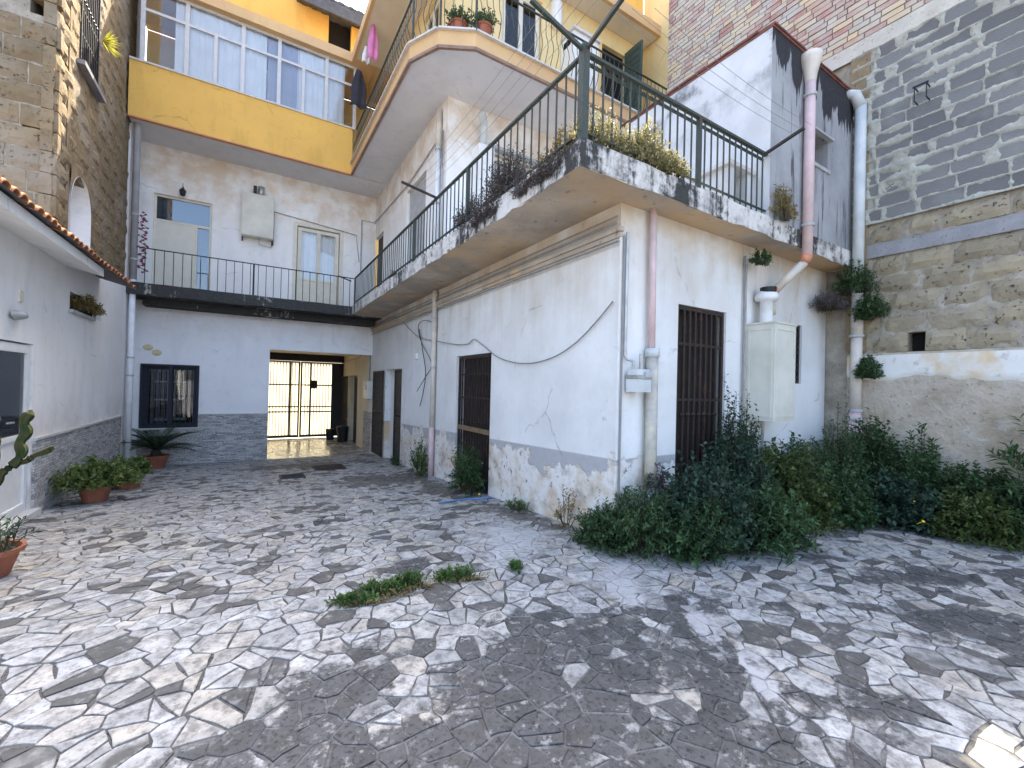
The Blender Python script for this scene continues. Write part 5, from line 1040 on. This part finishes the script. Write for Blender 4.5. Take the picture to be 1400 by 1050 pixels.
def sago(u, v):
    p = onG(u, v); t = empty('sago_palm', (p.x, p.y, zg(p.y)+.008), 'dark sago palm with arching fronds in terracotta pot under barred window', 'palm'); pot(t, .24, .30)
    MB().lathe([(.0,.2),(.10,.22),(.11,.34),(.06,.42),(.0,.43)], (0,0,0), 10).build('trunk', M['stem'], t, local=True)
    for k in range(22):
        a = k*2.4; ln_ = .75+.3*random.random(); el = .35+.9*((k*7) % 22)/22; s = MB(); P, D, N, L = [], [], [], []
        pts = []
        for i in range(13): q_ = i/12; x = ln_*q_*math.cos(el*(1-.35*q_)); z = .40+ln_*q_*math.sin(el)-.55*ln_*q_*q_*(.9-.4*math.sin(el)); pts.append(Vector((x*math.cos(a), x*math.sin(a), z)))
        for i in range(2, 40):
            q_ = i/40; j = min(11, int(q_*12)); b = pts[j].lerp(pts[j+1], q_*12-j); d = (pts[j+1]-pts[j]).normalized(); sd = d.cross(Vector((0,0,1))).normalized()
            for sg_ in (-1, 1): P.append(b); D.append(d*.75+sd*sg_+Vector((0,0,.25))); N.append((0,0,1)); L.append(.17*math.sin(math.pi*min(1, q_*.85+.15))+.03)
        o = bpy.data.objects.new('frond', leaf_mesh('frond', np.array(P), np.array(D), np.array(N, float)+rng.normal(0, .1, (len(P), 3)), np.array(L), np.full(len(P), .016), M['palm'])); o.parent = t; col.objects.link(o)
        MB().tube(pts, [.007]*12+[.002], 4, False).build('midrib', M['stem'], o, local=True)
sago(213, 640)
pc = onG(-26, 792); ct = empty('cactus', (pc.x, pc.y, zg(pc.y)+.008), 'tall branching green cactus in terracotta bowl beside the glazed door', 'cactus'); pot(ct, .26, .24)
def cact(name, pts, rads):
    s = MB(); seg = 16; base = 0; pts = [Vector(p) for p in pts]; vs, fs = [], []
    up = []
    for i, p in enumerate(pts):
        t = (pts[min(i+1, len(pts)-1)]-pts[max(i-1, 0)]).normalized(); a = t.orthogonal().normalized(); b = t.cross(a)
        for k in range(seg): an = 2*math.pi*k/seg; r_ = rads[i]*(1.0, .82, .62, .82)[k % 4]; vs.append(p+(a*math.cos(an)+b*math.sin(an))*r_)
    for i in range(len(pts)-1):
        for k in range(seg): k2 = (k+1) % seg; fs.append((i*seg+k, i*seg+k2, (i+1)*seg+k2, (i+1)*seg+k))
    fs.append(tuple((len(pts)-1)*seg+k for k in range(seg))); s.add(vs, fs); s.build(name, M['cactus'], ct, local=True)
def lump(p, q, n, r): 
    p, q = Vector(p), Vector(q); n *= 3; return [p.lerp(q, i/n)+Vector((.012*math.sin(i*.7), .012*math.cos(i*.57), 0)) for i in range(n+1)], [r*.72*(.80+.28*abs(math.sin(i*.43)))*min(1, (.35+(n-i)*.33)) for i in range(n+1)]
ct.scale = (.86, .86, .95)
cact('stem', *lump((0,0,.2), (.03,.04,1.15), 12, .085)); cact('branch', *lump((.02,.03,.75), (.20,.10,1.02), 5, .06)); cact('branch', *lump((.19,.1,1.0), (.24,.12,1.42), 7, .065)); cact('branch', *lump((.20,.10,.95), (.42,.16,1.08), 5, .045)); cact('branch', *lump((.03,.04,1.1), (-.02,.1,1.5), 6, .07))
cact('branch', *lump((-.08,.1,.2), (-.12,.15,.95), 8, .07))
cp2 = onG(-14, 815); t = empty('planter', (cp2.x-.13, cp2.y-.10, zg(cp2.y)+.008), 'teal plastic planter beside the cactus bowl', 'planter'); MB().lathe([(.0,.0),(.13,.0),(.17,.2),(.18,.2),(.18,.22),(.155,.22),(.15,.18),(.0,.18)], (0,0,0), 18).build('pot', M['teal'], t, local=True); MB().lathe([(.0,.185),(.15,.183)], (0,0,0), 12).build('soil', M['soil'], t, local=True)
weed('succulent', (pc.x+.12, pc.y-.02, zg(pc.y)+.22), (.16,.16), .30, 'dark spiky succulent growing at the cactus foot', 'palm', 'succulent', sprigs=26, per=9, leaf=.06, wl=.3)
# balcony pots
for u, v, lb_, mt_ in ((620,38,'pink flower pot on the cut corner of upper balcony','weed'), (655,42,'round dark plant in pot on the upper balcony edge','weed')):
    p = onZ(u, v, 7.55); p = Vector((p.x+.16, p.y+.16, 7.55)); t = empty('potted_plant', p, lb_, 'plant'); pot(t, .15, .24); foliage('f', t, (.24,.24), .26, M[mt_], sprigs=70, per=12, leaf=.05)
    for c in t.children:
        if c.name.startswith(('foliage', 'stems')): c.location.z = .2
for y, lb_ in ((8.6,'green balcony plant in pot above walkway'), (9.6,'bluish bushy balcony plant in terracotta pot')):
    t = empty('potted_plant', (2.55, y, 7.55), lb_, 'plant'); pot(t, .15, .24); foliage('f', t, (.22,.3), .4, M['weed'], sprigs=70, per=12, leaf=.06)
    for c in t.children:
        if c.name.startswith(('foliage', 'stems')): c.location.z = .2
# spider plant in the tower window
t = empty('strap_plant', (TX+.1, (g_w[0]+g_w[1])/2+.1, gz0+.75), 'yellow-green strap-leaved plant hanging from the tower window grate', 'plant'); P = []; D = []; N = []; L = []
for k in range(60):
    a = random.uniform(-1.6, 1.6); P.append((0,0,0)); D.append((.5+random.random(), math.sin(a)*1.0, random.uniform(-1.2, .9))); N.append((0,0,1)); L.append(random.uniform(.14,.32))
o = bpy.data.objects.new('foliage', leaf_mesh('foliage', np.array(P, float), np.array(D), np.array(N, float), np.array(L), np.full(60, .016), M['spider'])); o.parent = t; col.objects.link(o)
# garland on the walkway end
gl = MB(); pts = []
for k in range(46):
    z = 3.95+1.35*k/46; p = Vector((-2.16+.05*math.sin(k*1.3), 12.62+.05*math.cos(k*.9), z)); pts.append(p); gl.lathe([(.0,-.022),(.03,-.005),(.022,.015),(.0,.022)], p+Vector((random.uniform(-.05,.05), random.uniform(-.04,.04), 0)), 5)
gl.tube(pts, .008, 4).thing('flower_garland', M['pinkbead'], (-2.16, 12.62, 3.95), label='magenta flower garland hanging at the end of walkway railing', cat='garland')

# ------------------------------------------------------------------ weeds and bushes
BG = 'weeds along the front wall and party wall'
def bush(x, y, rx, ry, h, label, **kw):
    a = dict(sprigs=420, per=18, leaf=random.choice((.044,.054,.066)), wl=random.choice((.42,.52,.6)), mat=random.choice(('weed','weed_b','weed','weed_c'))); a.update(kw)
    def fl_(t):                                            # keep growth out of the walls
        ax, ay = x+t[0], y+t[1]
        if ax > XA-.04 and ay > YF-.05: t[0 if x < XA else 1] = (XA-.04-x) if x < XA else (YF-.05-y)
        if ax > XR-.06: t[0] = XR-.06-x
        return t
    return weed('bush', (x, y, zg(y)), (rx, ry), h, label, a.pop('mat', 'weed'), 'bush', BG, flat=fl_, **a)
bush(3.30, 2.86, .48, .36, .58, 'leafy weed clump at the building corner by blue hose', sprigs=360)
bush(3.02, 3.12, .27, .30, .36, 'small leafy weed clump hugging the corner conduit', sprigs=240, leaf=.046)
bush(3.62, 2.48, .42, .30, .50, 'rounded weed clump before the corner weeds', sprigs=300)
bush(3.90, 2.66, .55, .45, .78, 'thick dark weed clump in front of the grey corner drainpipe')
bush(4.62, 2.72, .50, .42, .95, 'tall weed clump climbing the barred front door, left side')
bush(4.85, 2.86, .40, .28, 1.36, 'tallest weed growing up against the barred front door', sprigs=460)
bush(4.45, 2.35, .50, .38, .55, 'low front weed clump spreading onto pale paving', sprigs=300)
bush(5.35, 2.62, .48, .45, .78, 'weed clump below left side of the ivory cabinet')
bush(5.85, 2.68, .45, .42, .88, 'weed clump beneath the ivory cabinet and its pipe')
bush(6.35, 2.55, .52, .50, .72, 'weed clump under the small barred window')
bush(6.90, 2.62, .45, .42, 1.10, 'dark weeds where front wall meets party wall')
bush(7.32, 2.45, .36, .42, 1.12, 'tall dark weeds growing around the party wall drainpipe', sprigs=340)
bush(7.25, 1.95, .42, .45, .88, 'dense weeds at the party wall beside the drainpipe weeds')
bush(6.75, 2.00, .50, .45, .50, 'low ground-covering weeds before the corner weeds')
bush(7.30, 1.40, .40, .45, .70, 'weeds below the ragged limewash strip')
bush(6.85, 1.35, .48, .45, .46, 'low weeds with yellow flower at the paving edge')
bush(7.32, .85, .40, .45, .62, 'weeds under the leaning sapling at party wall')
bush(6.95, .75, .42, .45, .42, 'low weed fringe before the sapling')
bush(7.30, .25, .40, .45, .60, 'last weed clump along the party wall'); bush(7.2, -.4, .45, .5, .6, 'weed clump at party wall past the sapling')
bush(6.15, 2.22, .42, .28, .34, 'small low weeds edging the paving below cabinet weeds', sprigs=200)
q = onX(1265, 575, 7.4); weed('sapling', (7.45, q.y, .2), (.18,.18), (q.z-.1)*.85, 'slim young weed shoot rising above the party wall weeds', 'weed', 'sapling', sprigs=26, per=18, leaf=.08, start=.4, wl=.35, spread=.9)
q = onX(1385, 575, 7.3); weed('sapling', (7.4, q.y-.35, .35), (.6,.5), 1.15, 'leafy branch with long leaves leaning out from party wall', 'weed', 'sapling', sprigs=36, per=18, leaf=.12, start=.5, wl=.3)
for (u, v, r, h, lb_) in ((1166,390,(.30,.26),.30,'thick green plant rooted at top of party wall drainpipe'), (1185,425,(.20,.20),.24,'green tuft hanging beside the party wall drainpipe'), (1183,505,(.15,.15),.2,'small tuft on the drainpipe bend, lowest one')):
    q = onX(u, v, XR-.2); weed('wall_plant', (XR-.14, q.y, q.z-.12), r, h*1.4, lb_, 'weed', 'plant', sprigs=170, per=13, leaf=.045, droop=-.04, start=.3, flat=lambda t: np.array([min(t[0], .08), t[1], t[2]]))
q = onY(1130, 405, 2.95); weed('wall_plant', (q.x+.1, 2.95, q.z-.2), (.36,.22), .28, 'dead twiggy tangle under the shed slab corner', 'twig', 'plant', sprigs=150, per=14, leaf=.045, wl=.2)
q = onY(1040, 355, 2.95); weed('wall_plant', (q.x, 2.95, q.z-.06), (.16,.12), .16, 'small green tuft under the terrace slab', 'weed', 'plant', sprigs=60, per=10, leaf=.04)
weed('weed', (2.98, 6.15, zg(6.1)), (.24,.42), .72, 'dark weed growing in front of the barred side door', 'weed', sprigs=190, per=15, leaf=.05, flat=lambda t: np.array([min(t[0], .15), t[1], t[2]]))
weed('weed', (2.98, 8.4, zg(8.4)), (.20,.34), .72, 'upright weed at the foot of cream drainpipe', 'weed_light', sprigs=90, per=16, leaf=.05, wl=.4, flat=lambda t: np.array([min(t[0], .15), t[1], t[2]]))
weed('weed', (3.0, 10.2, zg(10.2)), (.14,.2), .25, 'little weed by the open grate doorway', 'weed', sprigs=40, per=10, leaf=.04)
weed('weed', (3.05, 4.75, zg(4.7)), (.10,.26), .14, 'low grass tuft at the peeling wall foot', 'weed_light', sprigs=60, per=8, leaf=.04, wl=.3)
weed('weed', (3.06, 3.75, .0), (.13,.18), .42, 'thin weed stalks at the peeling building corner', 'dry', sprigs=30, per=12, leaf=.035)
weed('weed', (3.62, 3.0, .42), (.16,.10), .34, 'straggly vine clinging to the grey corner drainpipe', 'twig', 'vine', sprigs=40, per=12, leaf=.05)
for (u, v, rx, ry, h, n_, lb_) in ((485,826,.17,.05,.07,60,'small weed tuft in paving joint, end of the weed row'), (520,812,.20,.055,.09,90,'green weed tuft growing through the paving crack'), (556,803,.14,.05,.11,70,'fresh weed tuft in the paving crack beside dry leaves'), (618,793,.19,.05,.085,80,'weed tuft in dark paving joint, widest one'), (705,780,.06,.05,.08,28,'tiny lone weed tuft in the paving')):
    p = onG(u, v); weed('paving_weed', (p.x, p.y, zg(p.y)+.005), (rx, ry), h, lb_, 'weed_light', 'weed', 'weeds in the paving joints', rz=-.3, sprigs=n_, per=9, leaf=.032, wl=.5, start=.15)
    if n_ > 50: weed('dry_weed', (p.x+.06, p.y-.06, zg(p.y)+.005), (rx*1.15, ry), h*.45, 'dry straw-coloured growth around the '+lb_, 'dry', 'weed', 'weeds in the paving joints', rz=-.3, sprigs=n_//2, per=7, leaf=.03, wl=.25, start=.1)
# terrace growth
for (x, y, rx, ry, h, m_, n_, lb_) in ((2.75,2.92,.36,.12,.34,'succ',150,'pale succulent weeds on the terrace corner edge'), (3.25,2.90,.34,.16,.42,'succ',220,'bushy sunlit weed spilling over the terrace edge'), (3.6,2.86,.22,.12,.26,'succ',110,'small pinkish weed on the terrace edge'), (2.52,3.3,.12,.4,.36,'dry',110,'dry stalks behind the terrace corner post'),
        (2.47,4.3,.14,.55,.55,'twig',210,'dark twiggy growth inside the terrace railing'), (2.5,5.3,.14,.45,.45,'twig',140,'grey dead twigs by the balcony railing'), (2.5,8.9,.08,.25,.2,'twig',50,'small dry tuft on the far balcony edge'), (5.55,2.74,.30,.06,.42,'dry',70,'thin yellow-flowered weed before the shed front')):
    weed('terrace_weed', (x, y, 3.69), (rx, ry), h, lb_, m_, 'weed', 'weeds growing on the terrace edge', sprigs=n_, per=13, leaf=.042, wl=.4, start=.3)
for (y, lb_) in ((3.5,'black creeping growth over the slab edge near corner'), (4.6,'black creeping growth hanging on the slab side')): weed('creeper', (2.35, y, 3.66), (.05,.5), .08, lb_, 'twig', 'creeper', 'weeds growing on the terrace edge', sprigs=120, per=12, leaf=.04, wl=.3, droop=-.25)
weed('wall_weed', (XR-.05, 4.6, 7.2), (.25,.6), .55, 'dry straw weeds sprouting from the brick wall', 'dry', 'weed', sprigs=80, per=12, leaf=.08, wl=.4, flat=lambda t: np.array([min(t[0], .0), t[1], t[2]]))
weed('niche_plant', (XL+.02, 9.9, 2.62), (.16,.62), .26, 'dried brown plants in the low house wall niche', 'dry', 'plant', sprigs=120, per=12, leaf=.06, wl=.4, droop=-.05)
r3 = random.Random(2)
for k, (u, v) in enumerate(((1095,693),(1250,686),(1262,713),(1385,680),(655,676))):
    q = onG(u, v); z_ = .35 if u > 700 else .15; f = q.lerp(CAM, z_/CAM.z); o = MB(); 
    for j in range(8): a = j*.785; o.add([(0,0,0),(.012*math.cos(a-.3),.012*math.sin(a-.3),.004),(.017*math.cos(a),.017*math.sin(a),.006),(.012*math.cos(a+.3),.012*math.sin(a+.3),.004)], [(0,1,2,3)])
    o.tube([(0,0,0),(0,.01,-.06)], .003, 4); ob = o.thing('yellow_flower', M['yellow_petal'], (0,0,0), label='small yellow flower among the dark green weeds', cat='flower', group='yellow flowers in the weeds'); ob.location = f; ob.rotation_euler = (.7, -.3, 0)
